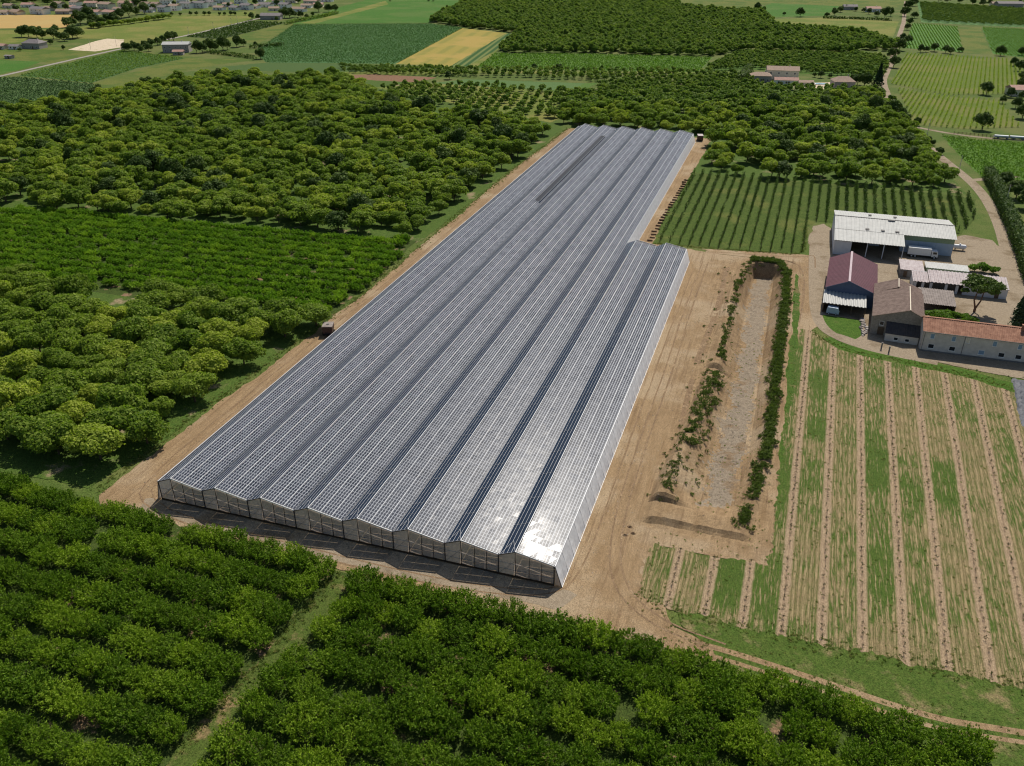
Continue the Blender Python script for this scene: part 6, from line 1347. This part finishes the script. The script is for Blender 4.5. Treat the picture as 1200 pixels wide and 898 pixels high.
ordn = ['first', 'second', 'third', 'fourth', 'fifth', 'sixth', 'seventh', 'eighth', 'ninth', 'tenth', 'eleventh', 'twelfth', 'thirteenth', 'fourteenth', 'fifteenth', 'sixteenth', 'seventeenth', 'eighteenth', 'nineteenth', 'twentieth']
town_front = [((-782.6, 725.6),12,9,3.2,1.8,'pale','tan_roof'), ((-768.6, 730.3),16,10,3.4,2.2,'cream','tan_roof'), ((-747.4, 742.7),24,10,6.0,2.0,'pale','grey_roof'), ((-721.1, 751.5),16,10,3.4,2.2,'greyhouse','tan_roof'), ((-711.8, 765.5),18,10,5.8,2.0,'greyhouse','grey_roof'), ((-683.8, 758.7),14,10,3.2,2.0,'pale','pink_roof'), ((-663.4, 760.2),18,10,3.4,2.0,'cream','pink_roof'), ((-628.3, 810.1),13,9,5.4,1.8,'pale','grey_roof'), ((-626.2, 827.9),13,9,5.6,1.8,'pale','tan_roof'), ((-630.1, 856.2),15,9,6.0,1.6,'pale','grey_roof'), ((-618.7, 866.1),18,9,6.2,1.6,'pale','grey_roof'), ((-578.8, 849.6),13,9,3.2,1.8,'pale','tan_roof'), ((-561.1, 855.5),13,9,3.2,1.8,'pale','grey_roof'), ((-550.6, 864.9),15,9,5.2,1.8,'pale','grey_roof'), ((-547.9, 902.3),18,10,3.4,2.0,'pale','grey_roof'), ((-512.2, 889.7),14,9,5.2,1.8,'pale','grey_roof'), ((-476.3, 861.1),17,9,3.4,2.0,'pale','tan_roof')]
for i, (p, w, d, h, rh, wc, rc) in enumerate(town_front):
    house(p, w, d, h, rh, rs.uniform(-14, 20), wc, rc, 'far village house with %s roof, %s from the left in the front row' % (rc.replace('_roof', ''), ordn[i]), 'front row of the far village', floors=2 if h > 4.5 else 1)
town_back = [((-841.8, 791.1),14,9,3.4,2,'cream','tan_roof'), ((-829.0, 807.8),15,9,3.4,2,'pale','pink_roof'), ((-788.3, 815.3),16,9,5.2,2,'cream','tan_roof'), ((-781.3, 836.4),15,9,5.2,2,'pale','tan_roof'), ((-754.3, 832.9),15,9,5.2,2,'cream','pink_roof'), ((-719.8, 820.0),20,11,5.8,2.2,'cream','tan_roof'), ((-711.9, 847.1),21,10,5.4,2.0,'cream','pink_roof'), ((-697.6, 864.5),14,9,3.4,2,'pale','tan_roof'), ((-689.0, 893.4),14,9,5.2,2,'pale','grey_roof'), ((-685.4, 921.6),14,9,5.2,2,'pale','tan_roof'), ((-666.8, 941.8),15,9,5.2,2,'cream','tan_roof'), ((-631.5, 932.9),17,9,5.4,2,'pale','grey_roof'), ((-605.6, 934.9),14,9,5.2,2,'pale','grey_roof'), ((-600.7, 971.2),15,9,3.4,2,'pale','tan_roof'), ((-550.1, 967.2),15,9,5.2,2,'cream','tan_roof'), ((-518.0, 964.3),20,9,3.6,2,'cream','pink_roof'), ((-511.8, 994.1),15,9,3.4,2,'pale','grey_roof')]
for i, (p, w, d, h, rh, wc, rc) in enumerate(town_back):
    house(p, w, d, h, rh, rs.uniform(-14, 20), wc, rc, 'far village house with %s roof, %s from the left in the back row' % (rc.replace('_roof', ''), ordn[i]), 'back row of the far village', floors=2 if h > 4.5 else 1)
extra = [((-770.1, 779.6),12,8,3.2,1.8,'cream','tan_roof'), ((-753.1, 797.0),12,8,3.4,1.8,'pale','pink_roof'), ((-682.9, 797.4),12,8,3.2,1.8,'pale','tan_roof'), ((-661.7, 804.5),12,8,3.4,1.8,'cream','tan_roof'), ((-641.1, 800.2),12,8,3.4,1.8,'pale','grey_roof'), ((-669.8, 848.9),12,8,5.0,1.8,'cream','tan_roof'), ((-619.9, 890.6),12,8,5.0,1.6,'pale','grey_roof'), ((-596.0, 892.4),12,8,3.2,1.6,'pale','tan_roof'), ((-550.2, 883.0),11,8,3.2,1.6,'pale','tan_roof'), ((-510.1, 861.1),12,8,3.2,1.6,'cream','tan_roof'), ((-553.4, 939.0),12,8,5.0,1.6,'pale','pink_roof'), ((-493.2, 908.3),13,8,3.2,1.6,'pale','tan_roof'), ((-485.0, 923.4),12,8,3.2,1.6,'cream','pink_roof')]
for i, (p, w, d, h, rh, wc, rc) in enumerate(extra):
    house(p, w, d, h, rh, rs.uniform(-14, 20), wc, rc, 'small far village house with %s roof, %s from the left between the rows' % (rc.replace('_roof', ''), ordn[i]), 'houses between the rows of the far village', floors=2 if h > 4.5 else 1, nwin=2)
house((-521.5, 503.6), 16, 11, 4.6, 2.6, 8, 'greyhouse', 'grey_roof', 'grey house with dark hipped roof near the sandy yard', hip=True, floors=2)
house((-533.0, 494.0), 9, 6, 2.6, 1.2, 8, 'pale', 'grey_roof', 'small pale outbuilding left of the grey house', nwin=2, chim=False)
house((-543.9, 490.4), 9, 6, 3.0, 1.4, 4, 'cream', 'pink_roof', 'small reddish outbuilding at the left edge', nwin=2, chim=False)
house((-493.4, 448.8), 6, 4, 2.2, .5, 3, 'greyhouse', 'grey_roof', 'tiny dark hut on the dry lawn', nwin=1, chim=False, name='hut')
e = house((-391.0, 521.7), 21, 11, 6.4, 1.6, 22, 'greyhouse', 'white_roof' if False else 'grey_roof', 'stone farmhouse with pale flat roof between two dark groves', floors=2, nwin=5)
e.children[1].data.materials.clear(); e.children[1].data.materials.append(W['white_roof'])
house((-379.0, 507.0), 8, 5, 2.8, 1.2, 22, 'greyhouse', 'pink_roof', 'small red roofed annexe before the stone farmhouse', nwin=2, chim=False)
house((-458.9, 773.5), 22, 12, 4.2, 2.4, 15, 'greyhouse', 'grey_roof', 'far grey barn at the end of the dark vine strip', nwin=2, chim=False, name='barn')
# villa
house((78.0, 521.3), 13, 10, 4.2, 1.8, 10, 'greyhouse', 'tan_roof', 'low left wing of the far villa with tan roof', hip=True)
house((91.4, 536.8), 21, 11, 6.2, 2.0, 6, 'cream', 'tan_roof', 'main block of the far villa with tan roof', floors=2, nwin=4)
house((95.0, 514.4), 15, 6, 3.0, 1.4, 8, 'pale', 'pink_roof', 'low front wing of the far villa', nwin=3, chim=False)
house((107.6, 511.7), 9, 6, 2.6, 1.0, 8, 'cream', 'tan_roof', 'small pool house between the villa and the hip roofed house', nwin=2, chim=False)
house((130.5, 512.5), 13, 11, 4.4, 2.6, 14, 'greyhouse', 'tan_roof', 'square hip roofed house beside the tall conifer', hip=True, floors=2)
sheet('terrace', [(100.3, 502.5), (102.0, 520.3), (124.3, 531.2), (124.7, 513.9), (142.4, 506.4), (142.2, 501.5), (124.1, 500.4)], 'sand', 'pale paved terrace of the far villa', 'terrace')
def pool():
    c = (117.8, 520.2); e = empty('swimming_pool', (c[0], c[1], 0), R(10), 'pale blue swimming pool on the villa terrace', 'pool')
    m = MB(); m.box(-4.4, 4.4, -2.6, -2.1, .0, .55); m.box(-4.4, 4.4, 2.1, 2.6, .0, .55); m.box(-4.4, -3.9, -2.1, 2.1, .0, .55); m.box(3.9, 4.4, -2.1, 2.1, .0, .55); m.build('coping', W['pale'], e)
    MB().box(-3.9, 3.9, -2.1, 2.1, .0, .42).build('water', plain('pool_water', (0.25, 0.45, 0.55), .1, .5), e)
pool()
house((236.3, 518.4), 15, 11, 4.0, 2.0, 14, 'cream', 'pink_roof', 'pink roofed house at the right edge below the vineyards')
house((149.2, 1088.1), 16, 10, 4.0, 2.0, 10, 'greyhouse', 'grey_roof', 'grey roofed house of the far hamlet')
house((174.6, 1068.2), 16, 10, 4.0, 2.0, 10, 'pale', 'pink_roof', 'pink roofed house of the far hamlet')
house((339.7, 1188.1), 30, 14, 4.5, 2.2, 12, 'greyhouse', 'grey_roof', 'far grey barn beyond the corner orchard', nwin=4, chim=False, name='barn')
house((327.4, 1196.5), 14, 9, 3.6, 1.8, 12, 'cream', 'tan_roof', 'small tan house beside the far grey barn')
# --- things of one group that share a label are told apart by their place
from collections import defaultdict
shared = defaultdict(list)
for o in bpy.data.objects:
    if o.parent is None and 'label' in o and 'group' in o: shared[(o['group'], o['label'])].append(o)
for (gr, lab), L in shared.items():
    if len(L) < 2: continue
    def across(o):
        v = np.array(o.location)-CL; return float(v @ RGT)/float(v @ FWD)
    for i, o in enumerate(sorted(L, key=across)): o['label'] = '%s, %s from the left' % (lab, nth(i))
print('objects', len(bpy.data.objects))
